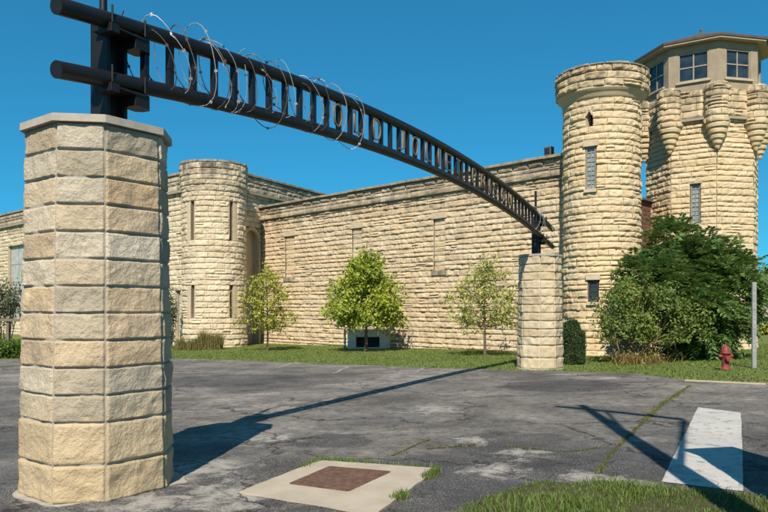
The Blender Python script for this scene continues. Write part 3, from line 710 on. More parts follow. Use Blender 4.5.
a = Acc(); u = -.15
while u < WL:
    L = rs.uniform(.8, 1.5); b = min(u + L, WL); j = rs.uniform(-.012, .012)
    a.obb((*(WP0 + WD * (u + b) / 2 + .7071 * .14), 7.965 + j), (*WD * ((b - u) / 2 - .006), 0), (.33, .33, 0), (0, 0, .06)); u = b
a.build('coping', M['weathered'], wall, bevel=.015)
# small lamp box on the wall head
u = wu(544.5); P, N = fw(np.array([u]), np.array([8.03])); P = P[0] + np.array((.25, .25, 0)); N = N[0]; R = np.array((*WD, 0))
lamp = thing('wall_lamp', P, 'small dark box lamp standing on the prison wall top', 'lamp')
Acc().obb(P + (0, 0, .30), R * .17, N * .14, (0, 0, .2)).build('housing', M['roofgrey'], lamp, bevel=.012)
Acc().tube([P + (0, 0, -.02), P + (0, 0, .11)], .04, 10).build('stem', M['roofgrey'], lamp)
Acc().obb(P + N * .145 + (0, 0, .31), R * .12, N * .012, (0, 0, .13)).build('lens', M['glass'], lamp)

# ------------------------------------------------------------------ round corner tower (right end of the wall)
CT = (at(601.5, 27.68), 27.68); RT = 1.45
ct = thing('corner_tower', (*CT, -.3), 'tall round limestone tower with crown at the right wall end', 'tower')
fl = lambda V: .10 * np.clip((1.2 - V) / 1.8, 0, 1)
fc = cyl(CT, RT, fl); vs = courses(-.7, 9.66, .245, .26)
def tower_hole(px0, px1, py0, py1, c, r, vs):
    a0, _, Y0 = ray_cyl(px0, c, r); a1, _, Y1 = ray_cyl(px1, c, r); Y = (Y0 + Y1) / 2
    return a0 * r, a1 * r, snap(vs, hz(py1, Y)), snap(vs, hz(py0, Y))
h1 = tower_hole(585.5, 596.5, 148, 191, CT, RT, vs); h2 = tower_hole(588, 598.8, 279, 303, CT, RT, vs); h3 = tower_hole(586, 593, 112, 124, CT, RT, vs)
a = Acc(); stones(a, fc, -math.pi * RT, math.pi * RT, vs, bw=(.28, .62), holes=(h1, h2, h3), vj=.5, gap=.001, freq=6., split=.05, n=(9, 8), relief=.072, seed=8, ew=.06)
a.build('shaft', [M['tower'], M['mortar']], ct)
for h_, nx, nz in ((h1, 2, 9), (h2, 3, 4)):
    a = Acc(); recess(a, fc, *h_, .2); rv = a.build('reveal', M['trim'], ct)
    window_unit(ct, fc, h_[0] + .03, h_[1] - .03, h_[2] + .03, h_[3] - .03, .12, nx, nz, M['frame'] if nz == 9 else M['darkframe'], M['glassblock'] if nz == 9 else M['glass'], .04, .022, True, surround=True)
a = Acc(); recess(a, fc, *h3, .45, 0, 1); a.build('loophole', [M['trim'], M['dark']], ct)
# pointed head over the loophole: two leaning stones
P, N = fc(np.array([(h3[0] + h3[1]) / 2]), np.array([h3[3]])); P, N = P[0], N[0]; R = np.array((-N[1], N[0], 0)); w = (h3[1] - h3[0]) / 2
a = Acc()
for s_ in (-1, 1): a.beam(P + R * w * 1.1 * s_ - N * .05 + np.array((0, 0, -.14)), P + R * .02 * s_ - N * .05 + np.array((0, 0, .10)), .2, .09, up=R)
a.build('pointed_head', M['trim'], ct, bevel=.01)
prof = [(RT + .02, 9.62), (RT + .08, 9.66), (RT + .10, 9.74), (RT + .17, 9.86), (RT + .26, 9.93), (RT + .275, 10.0), (RT - .1, 10.0)]
Acc().lathe(prof, (*CT, 0), 72).build('cove', M['farpillar'], ct, smooth=True)
fcr = cyl(CT, RT + .25, lambda V: .04 * (V - 10) / .9)
a = Acc(); stones(a, fcr, -math.pi * (RT + .25), math.pi * (RT + .25), np.array([10.0, 10.27, 10.55]), bw=(.4, .9), n=(10, 8), relief=.10, seed=9)
stones(a, fcr, -math.pi * (RT + .25), math.pi * (RT + .25), np.array([10.55, 10.80]), bw=(.35, .75), n=(9, 7), relief=.11, seed=10, gap=.012)
a.lathe([(RT + .24, 10.77), (0, 10.77)], (*CT, 0), 48, 1)
a.build('crown', [M['tower'], M['mortar']], ct)
a = Acc(); k = 0; an_ = 0
while an_ < 2 * math.pi - .1:
    w = rs.uniform(.22, .42); m_ = an_ + w / 2; hgt = rs.uniform(.06, .09); N = np.array((math.sin(m_), -math.cos(m_), 0)); R = np.array((-N[1], N[0], 0))
    a.obb(np.array((*CT, 10.80 + hgt / 2)) + N * (RT + .13), R * (w * (RT + .2) / 2 - .012), N * .22, (0, 0, hgt / 2), 0); an_ += w
a.build('capping', M['weathered'], ct, bevel=.03)

# ------------------------------------------------------------------ octagonal guard tower with lookout
TC = (at(701, 31.), 31.); TR = 2.32; PHI = 35.
def oc(r, k):
    q = R_(PHI + 45 * k); return np.array((TC[0] + r * math.sin(q), TC[1] - r * math.cos(q)))
gt = thing('guard_tower', (*TC, -.3), 'octagonal limestone guard tower with lookout cabin behind the big bush', 'tower')
vs = courses(-.7, 9.6, .245, .26); a = Acc(); tw = None
faces = []
for k in range(8):
    p, q = oc(TR, k), oc(TR, k + 1); d = q - p; L = np.linalg.norm(d); fn = flat(p, d); faces.append((fn, L, p, q))
    fpx = sorted((384 + F * p[0] / p[1], 384 + F * q[0] / q[1])); front = (np.array((d[1], -d[0])) @ p) < 0
    hol = []
    if front and abs(fpx[0] - 671) < 3:
        s0, s1 = (690.3 - fpx[0]) / (fpx[1] - fpx[0]), (701.2 - fpx[0]) / (fpx[1] - fpx[0]); Y = p[1]
        hol = [(s0 * L, s1 * L, snap(vs, hz(227, Y)), snap(vs, hz(184, Y)))]; tw = (fn, hol[0])
    stones(a, fn, .0, L, vs, bw=(.28, .70), holes=hol, vj=.5, gap=.001, freq=6., split=.05, n=(9, 8) if front else (6, 5), relief=.066, seed=13 + k, ew=.06)
a.build('shaft', [M['tower'], M['mortar']], gt)
if tw:
    a = Acc(); recess(a, tw[0], *tw[1], .2); a.build('reveal', M['trim'], gt)
    h_ = tw[1]; window_unit(gt, tw[0], h_[0] + .03, h_[1] - .03, h_[2] + .03, h_[3] - .03, .12, 2, 9, M['frame'], M['glassblock'], .04, .022, True, surround=True)
PRr = 2.46; a = Acc(); pts = [oc(PRr, k) for k in range(8)]
for k in range(8):
    p, q = pts[k], pts[(k + 1) % 8]; d = q - p; L = np.linalg.norm(d)
    stones(a, flat(p, d), 0, L, np.array([9.6, 9.9, 10.2, 10.48, 10.78]), bw=(.4, .8), n=(9, 7), relief=.075, seed=23 + k)
a.prism(np.array(pts), 9.585, 10.76, 1)
a.prism(np.array([oc(PRr + .07, k) for k in range(8)]), 9.47, 9.584, 1)
a.build('parapet', [M['tower'], M['mortar']], gt)
for k in range(8):
    c = oc(2.43, k); a = Acc(); r = .44
    stones(a, cyl(c, r), -math.pi * r, math.pi * r, courses(9.25, 10.82, .26, .1), bw=(.3, .55), n=(8, 7), relief=.08, seed=33 + k, ew=.05)
    prof = []; z = 8.2
    for rr, hgt in ((.10, .16), (.19, .2), (.28, .22), (.36, .23), (.44, .24)):
        prof += [(rr * .72, z), (rr, z + .05), (rr + .02, z + hgt * .7), (rr - .01, z + hgt)]; z += hgt
    P0 = a.n; a.lathe([(0.001, 8.2)] + prof + [(.45, 9.27)], (*c, 0), 28)
    a.lathe([(.48, 10.80), (.40, 10.90), (0, 10.92)], (*c, 0), 24)
    V = a.V[-2]; V += .018 * fbm(V * 7, 44, 3)[:, None] * (V - np.array((*c, 9))) / (.3)
    a.build('corbel_turret', [M['tower'], M['mortar']], gt)
# lookout cabin
LR = 2.50; zb, zt = 10.70, 12.62
a = Acc(); cabin_faces = []
for k in range(8):
    p, q = oc(LR, k), oc(LR, k + 1); d = (q - p); L = np.linalg.norm(d); fn = flat(p, d); d /= L
    u0, u1, w0, w1 = .2 * L, .82 * L, 11.15, 12.36
    N = np.array((d[1], -d[0], 0))
    def panel(ua, ub, za, zz, th=.12):
        P = np.array((*(p + d * (ua + ub) / 2), (za + zz) / 2)) - N * th / 2
        a.obb(P, np.array((*d, 0)) * (ub - ua) / 2, N * th / 2, (0, 0, (zz - za) / 2))
    panel(0.0, u0, zb, zt); panel(u1, L, zb, zt); panel(u0, u1, zb, w0); panel(u0, u1, w1, zt)
    cabin_faces.append((fn, u0, u1, w0, w1, L))
cab = a.build('cabin_wall', M['stucco'], gt)
for (fn, u0, u1, w0, w1, L) in cabin_faces:
    fr = window_unit(gt, fn, u0 + .002, u1 - .002, w0 + .002, w1 - .002, .08, 2, 2, M['frame'], M['glass'], .055, .05, False)
    um = (u0 + u1) / 2; P, N = fn(np.array([um]), np.array([w0])); R = np.array((-N[0][1], N[0][0], 0))
    s_ = Acc().obb(P[0] + N[0] * .03 + (0, 0, -.05), R * ((u1 - u0) / 2 + .08), N[0] * .06, (0, 0, .045)).build('sill', M['fascia'], gt, bevel=.01); s_.parent = fr
Acc().prism(np.array([oc(LR - .13, k) for k in range(8)]), 10.77, 10.85).build('cabin_floor', M['stucco'], gt)
ER = 2.86; a = Acc(); E8 = np.array([oc(ER, k) for k in range(8)])
a.prism(E8, 12.68, 12.75, 0, True, False)
a.build('fascia', M['fascia'], gt)
a = Acc(); Eo = np.array([oc(ER + .04, k) for k in range(8)]); V = np.vstack([np.column_stack([Eo, np.full(8, 12.752)]), [(*TC, 13.82)]])
Vl = np.vstack([np.column_stack([Eo, np.full(8, 12.85)]), [(*TC, 13.92)]])
a.add(Vl, [(k, (k + 1) % 8, 8) for k in range(8)]); a.add(V, [((k + 1) % 8, k, 8) for k in range(8)])
a.add(np.vstack([V[:8], Vl[:8]]), [(k, (k + 1) % 8, 8 + (k + 1) % 8, 8 + k) for k in range(8)])
rf = a.build('roof', M['shingle'], gt)
a = Acc(); a.lathe([(.09, 13.80), (.07, 13.92), (.03, 13.98), (.06, 14.04), (.05, 14.10), (0, 14.15)], (*TC, 0), 14); fi = a.build('finial', M['brick'], gt, smooth=True); fi.parent = rf
a = Acc(); a.prism(np.array([oc(LR + .02, k) for k in range(8)]), 12.60, 12.655); a.build('soffit', M['stucco'], gt)
# brown brick link between the two towers
p = np.array((CT[0] + .9, CT[1] + .9)); q = np.array((TC[0] - 1.7, TC[1] + .6)); d = q - p; L = np.linalg.norm(d)
lk = thing('link_wall', (*((p + q) / 2), -.3), 'dark brown brick wall seen in the gap between the towers', 'wall')
a = Acc(); stones(a, flat(p, d), 0, L, courses(-.6, 6.3, .2, .05), bw=(.3, .5), n=(6, 5), relief=.02, seed=51, gap=.008); dn = d / L
a.obb((*((p + q) / 2 - np.array((dn[1], -dn[0])) * .22), 2.85), (*dn * L / 2, 0), (-dn[1] * .18, dn[0] * .18, 0), (0, 0, 3.45), 1)
a.build('brickwork', [M['brick'], M['mortar']], lk)
Acc().obb((*((p + q) / 2 - np.array((dn[1], -dn[0])) * .15), 6.37), (*dn * (L / 2), 0), (-dn[1] * .3, dn[0] * .3, 0), (0, 0, .05)).build('coping', M['roofgrey'], lk, bevel=.01)

# ------------------------------------------------------------------ cell block (left) with its round turret
KC = np.array((-9.94, 40.4)); D1 = np.array((.468, .884)); D2 = np.array((.746, -.666))
cb = thing('cell_block', (*KC, -.6), 'limestone cell block with bracketed parapet at the far left', 'building')
vs = courses(-1.5, 8.8, .30, .2)
L1 = 16.; f1 = flat(KC, D1); door = (2.62, 4.05, vs[0], snap(vs, 6.6))
a = Acc(); stones(a, f1, 0, L1, vs, bw=(.35, .85), holes=(door,), n=(8, 6), relief=.08, seed=61, ew=.06)
L2 = 40.; P2 = KC - D2 * L2; f2 = flat(P2, D2)
def u2(px): return float(np.linalg.solve(np.array([[D2[0], -(px - 384) / F], [D2[1], -1.]]), -P2)[0])
def z2(px, py): return hz(py, P2[1] + D2[1] * u2(px))
wnA = (u2(175.5), u2(181), snap(vs, z2(178, 338)), snap(vs, z2(178, 290))); wnB = (u2(8.5), u2(25), snap(vs, z2(15, 318)), snap(vs, z2(15, 246)))
wnB = (wnB[0], wnB[1], wnB[2], wnB[3])
wmid = [(wnB[1] + 4.2 * j, wnB[1] + 4.2 * j + (wnB[1] - wnB[0]), wnB[2], wnB[3]) for j in (1, 2, 3)]
wmid = [w for w in wmid if w[1] < wnA[0] - 1]
wn = [wnA, wnB] + wmid
stones(a, f2, 0, L2, vs, bw=(.35, .85), holes=wn, n=(8, 6), relief=.08, seed=62, ew=.06)
a.build('stone_face', [M['cell'], M['mortar']], cb)
for w in wn:
    b = Acc(); recess(b, f2, *w, .3); b.build('reveal', M['trim'], cb)
    window_unit(cb, f2, w[0] + .03, w[1] - .03, w[2] + .03, w[3] - .03, .2, 2, 4, M['frame'], M['paleglass'], .06, .035, True, surround=True)
b = Acc(); recess(b, f1, *door, .4); b.build('doorway', M['trim'], cb)
P, N = f1(np.array([3.33]), np.array([0.])); P, N = P[0], N[0]; R = np.array((*D1, 0)); b = Acc()
for k in range(11):     # round-headed surround
    q0, q1 = math.pi * k / 11 + .02, math.pi * (k + 1) / 11 - .02; rr = .8
    A = P + R * rr * math.cos(q0) + np.array((0, 0, 5.75 + rr * math.sin(q0))); B = P + R * rr * math.cos(q1) + np.array((0, 0, 5.75 + rr * math.sin(q1)))
    b.beam(A + N * .04, B + N * .04, .2, .2, up=N)
for s_ in (-1, 1): b.obb(P + R * .8 * s_ + N * .03 + np.array((0, 0, 2.5)), R * .1, N * .09, (0, 0, 3.2))
b.build('door_surround', M['trim'], cb, bevel=.012)
b = Acc(); b.obb(P - N * .37 + np.array((0, 0, 1.2)), R * .62, N * .03, (0, 0, 2.0)); b.build('door', M['steelpost'], cb)
a = Acc()
for fn, L, D, p0 in ((f1, L1, D1, KC), (f2, L2, D2, P2)):
    nn = np.array((D[1], -D[0])); fo = flat(p0 + nn * .14, D)
    stones(a, fo, -.1, L + .1, np.array([8.82, 9.12]), bw=(.5, 1.), n=(8, 6), relief=.07, seed=71)
    stones(a, fo, -.1, L + .1, np.array([9.12, 9.44]), bw=(.55, .8), n=(8, 6), relief=.07, seed=72, gap=.07)
    stones(a, fo, -.1, L + .1, np.array([9.44, 9.76]), bw=(.6, 1.2), n=(8, 6), relief=.06, seed=73)
    a.obb((*(p0 + D * L / 2 - nn * .80), 4.3), (*D * (L / 2), 0), (*nn * .2, 0), (0, 0, 5.46), 1)
    a.obb((*(p0 + D * L / 2 + nn * .08), 8.74), (*D * (L / 2 + .05), 0), (*nn * .16, 0), (0, 0, .07), 1)
a.build('parapet', [M['parapet'], M['mortar']], cb)
a = Acc()
for L, D, p0 in ((L1, D1, KC), (L2, D2, P2)):
    nn = np.array((D[1], -D[0])); u = 0
    while u < L:
        w = min(rs.uniform(.9, 1.6), L - u + .01); a.obb((*(p0 + D * (u + w / 2) - nn * .02), 9.845 + rs.uniform(-.006, .006)), (*D * (w / 2 - .006), 0), (*nn * .3, 0), (0, 0, .075)); u += w
a.build('coping', M['weathered'], cb, bevel=.015)
far = KC + D1 * L1 - D2 * L2
a = Acc(); a.prism(ccw([KC - D1 * 0 + np.array((0, .6)), KC + D1 * L1, far, P2 + np.array((.2, .6))]), 9.2, 9.4); a.build('roof', M['roofgrey'], cb)

tr = thing('round_turret', (*KC, -.6), 'short round limestone turret with four slit windows on the cell block corner', 'tower')
RTu = 1.78; fu = cyl(KC, RTu, lambda V: .10 * np.clip((1.5 - V) / 2.4, 0, 1) + .10 * np.clip((V - 8.2) / .5, 0, 1)); vs = courses(-1.4, 9.75, .31)
holes = []
for (xa, xb, ya, yb) in ((191, 194.6, 202, 239), (229.4, 233, 202, 239), (191.4, 194.8, 285, 320), (229.4, 233, 285, 320)):
    holes.append(tower_hole(xa, xb, ya, yb, KC, RTu, vs))
a = Acc(); big = [(h[0] - (.30 if i % 2 == 0 else .05), h[1] + (.30 if i % 2 else .05), h[2], h[3]) for i, h in enumerate(holes)]
stones(a, fu, -math.pi * RTu, math.pi * RTu, vs, bw=(.32, .75), holes=big, vj=.5, gap=.001, freq=6., split=.05, n=(9, 8), relief=.078, seed=81, ew=.06)
a.lathe([(RTu + .08, 9.72), (0, 9.72)], (*KC, 0), 40, 1)
a.build('shaft', [M['cell'], M['mortar']], tr)
for h, b_ in zip(holes, big):
    b = Acc(); recess(b, fu, *h, .8, 0, 1); o = b.build('slit_window', [M['trim'], M['dark']], tr)
    b = Acc()
    for ua, ub in ((b_[0], h[0]), (h[1], b_[1])):
        uu = np.linspace(ua, ub, 4); V = []
        for z in (h[2] + .004, h[3] - .004):
            P, N = fu(uu, np.full(4, z)); V.append(np.concatenate([P + N * .03, P - N * .2]))
        V = np.concatenate(V)
        for q in range(3): b.add(V, [(q, q + 1, 8 + q + 1, 8 + q)])
        b.add(V, [(3, 7, 15, 11)]); b.add(V, [(4, 0, 8, 12)])
    s_ = b.build('surround', M['trim'], tr); s_.parent = o
a = Acc(); an_ = 0
while an_ < 2 * math.pi - .1:
    w = rs.uniform(.25, .45); m_ = an_ + w / 2; N = np.array((math.sin(m_), -math.cos(m_), 0)); R = np.array((-N[1], N[0], 0)); hgt = rs.uniform(.10, .2)
    a.obb(np.array((*KC, 9.75 + hgt / 2)) + N * (RTu - .05), R * (w * (RTu) / 2 - .012), N * .2, (0, 0, hgt / 2)); an_ += w
a.build('capping', M['weathered'], tr, bevel=.03)

# ------------------------------------------------------------------ vegetation
def leaf_quads(P, size, up=.5, rnd=rs, ratio=.55):
    n = len(P); d = rnd.normal(0, 1, (n, 3)); d[:, 2] -= .35; d /= np.linalg.norm(d, axis=1)[:, None]
    nr = rnd.normal(0, 1, (n, 3)); nr[:, 2] = np.abs(nr[:, 2]) + up; nr[:, 1] -= .45; s = np.cross(d, nr); s /= np.linalg.norm(s, axis=1)[:, None] + 1e-9
    nr = np.cross(s, d); L = (size * rnd.uniform(.6, 1.3, n))[:, None]; w = L * ratio * .5
    V = np.stack([P, P + d * L * .45 + s * w + nr * L * .06, P + d * L, P + d * L * .45 - s * w + nr * L * .06], 1).reshape(-1, 3)
    b = np.arange(n)[:, None] * 4
    return V, np.concatenate([b + np.array([[0, 1, 2]]), b + np.array([[0, 2, 3]])])
def young_tree(loc, label, mat, z_lo, z_hi, prof, nlimb, per, sig, size, trunk_r, seed, group='young trees on the lawn', name='young_tree', cat='tree'):
    rnd = np.random.RandomState(seed); gz = float(g(*loc)); base = np.array((*loc, gz)); th = thing(name, base, label, cat, group)
    a = Acc(); H = z_hi - gz; wob = lambda z: np.array((.05 * math.sin(z * 1.3 + seed), .05 * math.cos(z * 1.7 + seed), 0))
    tp = [base + (0, 0, -.1)] + [base + np.array((0, 0, H * s_)) + wob(H * s_) * s_ for s_ in np.linspace(.1, .93, 9)]
    a.tube(tp, [trunk_r * 1.25] + list(np.linspace(trunk_r, trunk_r * .18, 9)), 8)
    pts = []
    for k in range(nlimb):
        zf = (k + .5) / nlimb; ze = z_lo + (z_hi - z_lo) * zf; r = prof(zf) * rnd.uniform(.8, 1.12); az = k * 2.4 + rnd.uniform(-.4, .4)
        zs = max(z_lo - gz - .1, (ze - gz) - r * rnd.uniform(.35, .8)); s0 = base + np.array((0, 0, zs)) + wob(zs) * (zs / H)
        e = np.array((base[0] + r * math.cos(az), base[1] + r * math.sin(az), ze)); mid = (s0 + e) / 2 + np.array((0, 0, -.06 * r)) + rnd.normal(0, .05, 3)
        L = np.array([s0, (s0 + mid) / 2, mid, (mid + e) / 2, e]); a.tube(L, np.linspace(trunk_r * .32, .006, 5), 5, False)
        for q in range(5):
            s_ = rnd.uniform(.35, 1.); p = s0 + (e - s0) * s_; tw_ = p + rnd.normal(0, 1, 3) * np.array((1, 1, .7)) * sig * 2.0
            a.tube([p, (p + tw_) / 2 + (0, 0, .02), tw_], [.008, .006, .003], 4, False)
            m = per // 5; ss = rnd.uniform(.15, 1.1, m)[:, None]; pts.append(p + (tw_ - p) * ss + rnd.normal(0, 1, (m, 3)) * sig * .62)
    a.build('trunk', M['bark'], th)
    c = Acc(); V, T = leaf_quads(np.concatenate(pts), size, rnd=rnd); c.add(V, T); c.build('crown', mat, th)
    return th
Y1 = 34.0; X1 = at(267.5, Y1)
young_tree((X1, Y1), 'sparse yellow-green young tree beside the round turret', M['leaf_yg'], hz(327, Y1), hz(271, Y1), lambda t_: 1.42 * (1 - (abs(t_ - .40) / .62) ** 2.2) if t_ < 1 else .1, 34, 85, .17, .15, .05, 101)
Y2 = 32.3; X2 = at(366, Y2)
young_tree((X2, Y2), 'dense bright green young tree in front of the white box', M['leaf_mid'], hz(321, Y2), hz(259, Y2), lambda t_: 1.90 * (1 - t_ ** 2.3) * min(1, .70 + t_ * 1.5) + .10, 60, 215, .20, .18, .075, 102)
Y3 = 27.2; X3 = at(484.8, Y3)
young_tree((X3, Y3), 'thin pale-leaved young tree left of the far pillar', M['leaf_pale'], hz(324, Y3), hz(266, Y3), lambda t_: 1.48 * (1 - (abs(t_ - .33) / .70) ** 2.0) + .05, 38, 90, .17, .135, .055, 103)

# large tree-of-heaven type bush: fronds of paired leaflets
def fronds(acc, P, D, L, rnd, nl=7, lw=.045, ll=.16):
    """P roots, D directions; each frond a drooping row of leaflets"""
    n = len(P); D = D / np.linalg.norm(D, axis=1)[:, None]; s = np.cross(D, (0, 0, 1)); s /= np.linalg.norm(s, axis=1)[:, None] + 1e-9; nr = np.cross(s, D)
    L = L * rnd.uniform(.7, 1.25, n); Vs = []
    for k in range(nl):
        f = (k + 1) / nl; c = P + D * (L * f)[:, None] + np.array((0, 0, -1.)) * (L * .38 * f * f)[:, None]
        sc = (.65 + .5 * math.sin(math.pi * (.15 + .75 * f)))
        for sg in (-1, 1):
            d = s * sg + D * .55 + np.array((0, 0, -.3)) + rnd.normal(0, .16, (n, 3)); d /= np.linalg.norm(d, axis=1)[:, None]
            w = np.cross(d, nr); w /= np.linalg.norm(w, axis=1)[:, None] + 1e-9
            l_ = ll * sc; Vs.append(np.stack([c, c + d * l_ * .4 + w * lw * .6, c + d * l_ + np.array((0, 0, -.02)), c + d * l_ * .4 - w * lw * .6], 1))
    V = np.concatenate(Vs).reshape(-1, 3); b = np.arange(len(V) // 4)[:, None] * 4
    acc.add(V, np.concatenate([b + np.array([[0, 1, 2]]), b + np.array([[0, 2, 3]])]))
def lobes_points(lobes, n, rnd, shell=.55):
    out = []; dirs = []
    w = np.array([l[3] * l[4] * l[5] for l in lobes]); w = w / w.sum()
    for l, q in zip(lobes, w):
        m = int(n * q); d = rnd.normal(0, 1, (m, 3)); d /= np.linalg.norm(d, axis=1)[:, None]
        r = 1 - shell * rnd.uniform(0, 1, m) ** 1.6; r *= 1 + .42 * fbm(d * 2.2 + l[0], int(abs(l[0]) * 10) % 97, 3)
        p = np.array(l[:3]) + d * r[:, None] * np.array(l[3:6]); out.append(p); dirs.append(d)
    return np.concatenate(out), np.concatenate(dirs)
rnd = np.random.RandomState(201)
def lobe(px, py, Y, rx, ry, depth): return (at(px, Y), Y, hz(py, Y), rx * Y / F, depth, ry * Y / F)
bt = thing('broad_tree', (at(692, 24.6), 24.6, float(g(10.9, 24.6))), 'large dark green bushy tree with feathery fronds before the guard tower', 'tree')
lob = [lobe(690, 270, 24.6, 36, 32, 1.5), lobe(668, 292, 24.2, 40, 40, 1.5), lobe(720, 290, 24.4, 34, 42, 1.5), lobe(692, 314, 23.6, 38, 34, 1.5), lobe(648, 276, 24.8, 24, 22, 1.0), lobe(738, 296, 24.6, 13, 24, .8), lobe(670, 243, 24.8, 18, 20, .8), lobe(716, 252, 25., 13, 16, .7)]
P, D = lobes_points(lob, 5600, rnd); k = P[:, 2] > .15; P, D = P[k], D[k]
cl = fbm(P * 1.5, 55, 2); k = cl > -.03; P, D = P[k], D[k]
D = D * .8 + rnd.normal(0, .5, D.shape) + np.array((0, -.1, .25)); a = Acc(); fronds(a, P, D, .58, rnd, 7, .068, .20)
for (px, py, Y) in ((663, 224, 24.8), (676, 222, 24.9), (719, 236, 25), (714, 240, 24.9), (742, 258, 24.6), (752, 276, 24.4), (730, 250, 24.7), (655, 232, 24.9), (640, 258, 24.9), (748, 262, 24.6)):
    m = 15; c = np.array((at(px, Y), Y, hz(py + 6, Y))); az = rnd.uniform(0, 6.28, m); d = np.stack([np.cos(az), np.sin(az), rnd.uniform(.1, 1.1, m)], 1)
    fronds(a, np.repeat(c[None], m, 0), d, .62, rnd, 8, .055, .16)
a.build('crown', M['leaf_dark'], bt)
a = Acc(); b0 = np.array(bt.location)
for l in lob:
    e = np.array(l[:3]) + (0, 0, l[5] * .5); s0 = b0 + np.array((rnd.uniform(-.35, .35), rnd.uniform(-.2, .3), -.1)); m = (s0 * .6 + e * .4) + np.array((0, 0, .5))
    a.tube([s0, (s0 + m) / 2 + rnd.normal(0, .05, 3), m, (m + e) / 2 + (0, 0, .1), e], [.09, .075, .055, .035, .012], 7)
    for _ in range(7):
        q = m + (e - m) * rnd.uniform(.1, 1); q2 = q + rnd.normal(0, 1, 3) * np.array((.5, .5, .35)); a.tube([q, (q + q2) / 2 + (0, 0, .06), q2], [.02, .014, .005], 5, False)
a.build('trunk', M['bark'], bt)
# lower shrub at its left with dry stems
fs = thing('flowering_shrub', (at(640, 22.6), 22.6, float(g(8.4, 22.6))), 'lighter green spreading shrub with bare tan stems at its foot', 'shrub')
lob = [lobe(622, 312, 22.6, 32, 24, 1.1), lobe(655, 306, 22.4, 34, 30, 1.1), lobe(683, 326, 22.2, 28, 28, 1.0), lobe(610, 330, 22.6, 20, 16, .8), lobe(640, 332, 22.2, 36, 20, 1.0), lobe(632, 290, 22.8, 24, 16, .8), lobe(597, 316, 22.8, 9, 9, .5)]
P, D = lobes_points(lob, 16000, rnd, .7); cl = fbm(P * 2.4, 57, 3); k = (cl > -.04) & (P[:, 2] > .45); P = P[k]
a = Acc(); V, T = leaf_quads(P, .115, rnd=rnd, ratio=.5); a.add(V, T); a.build('crown', M['leaf_shrub'], fs)
a = Acc(); b0 = np.array(fs.location)
for _ in range(60):
    l = lob[rnd.randint(len(lob))]; e = np.array(l[:3]) + rnd.normal(0, .3, 3); s0 = b0 + np.array((rnd.normal(-.15, .35), rnd.normal(0, .25), -.05)); m = s0 * .5 + e * .5 + rnd.normal(0, .08, 3) + (0, 0, .15)
    a.tube([s0, (s0 + m) / 2, m, e], [.02, .017, .012, .004], 5)
a.build('stem', M['drystem'], fs)
q = np.stack([rnd.normal(at(641, 21.6), .42, 260), rnd.normal(21.75, .25, 260)], 1)
dg = thing('dry_weeds', (*q.mean(0), float(g(*q.mean(0)))), 'yellow and tan dry weeds at the foot of the shrub', 'weeds')
a = Acc(); V, T, Qd = blades(np.column_stack([q, g(q[:, 0], q[:, 1])]), .34, .022, 1.3, 2, rnd); a.add(V, T); a.F[4].append(Qd); a.M[4].append(np.zeros(len(Qd), int))
V, T = leaf_quads(np.column_stack([q, g(q[:, 0], q[:, 1]) + rnd.uniform(.05, .4, len(q))]), .09, rnd=rnd); a.add(V, T); a.build('blades', M['leaf_dry'], dg)
# clipped yew beside the far pillar
yw = thing('yew_bush', (at(571.5, 22.3), 22.3, float(g(6.05, 22.3))), 'dark clipped upright yew between the far pillar and round tower', 'shrub')
m = 15000; az = rnd.uniform(0, 6.28, m); tz = rnd.uniform(0, 1, m); rr = .41 * (1 - .28 * np.abs(tz - .35) ** 1.5) * np.clip((1.03 - tz) * 3.2, 0, 1) ** .5 * (1 - .25 * rnd.uniform(0, 1, m) ** 2)
q = np.stack([rr * np.cos(az), rr * np.sin(az), tz * 1.42 + .02], 1); q *= (1 + .20 * fbm(q * 3.5, 58, 3))[:, None]; q += np.array(yw.location)
a = Acc(); V, T = leaf_quads(q, .075, rnd=rnd, ratio=.3); a.add(V, T); a.build('crown', M['leaf_yew'], yw)
b0 = np.array(yw.location); a = Acc()
for k in range(5): a.tube([b0 + (rnd.uniform(-.1, .1), rnd.uniform(-.1, .1), -.05), b0 + (rnd.uniform(-.18, .18), rnd.uniform(-.18, .18), 1.1)], [.03, .01], 6)
a.build('stem', M['bark'], yw)
# left: hedge, dusty shrubs, rail, tall grass at the turret foot
def bush(name, label, cat, px, py, Y, rx, ry, dep, n, size, mat, seed, thr=-.2, group=None):
    r_ = np.random.RandomState(seed); l = lobe(px, py, Y, rx, ry, dep); gz = float(g(l[0], l[1])); th = thing(name, (l[0], l[1], gz), label, cat, group)
    lo_ = [l] + [(l[0] + r_.uniform(-.6, .6) * l[3], l[1] + r_.uniform(-.4, .4) * dep, l[2] + r_.uniform(-.4, .4) * l[5], l[3] * .55, dep * .55, l[5] * .6) for _ in range(5)]
    P, _ = lobes_points(lo_, n, r_, .7); k = (fbm(P * 2, seed, 3) > thr) & (P[:, 2] > gz + .02); a = Acc(); V, T = leaf_quads(P[k], size, rnd=r_); a.add(V, T); a.build('crown', mat, th)
    a = Acc(); b0 = np.array((l[0], l[1], gz))
    for _ in range(14):
        q = lo_[r_.randint(6)]; e = np.array(q[:3]) + r_.normal(0, .25, 3) * np.array(q[3:6]); a.tube([b0 + (r_.normal(0, .12), r_.normal(0, .12), -.05), (b0 + e) / 2 + r_.normal(0, .1, 3), e], [.03, .02, .006], 5)
    a.build('stem', M['bark'], th); return th
bush('dusty_shrub', 'grey-green leggy shrub behind the rail at the left edge', 'shrub', 6, 305, 33.5, 20, 28, 1.1, 4200, .13, M['leaf_vine'], 301, -.05)
bush('climbing_shrub', 'dusty grey-green climber against the cell block beside the turret', 'shrub', 170, 312, 38.5, 8, 34, .7, 2600, .13, M['leaf_vine'], 302, -.1)
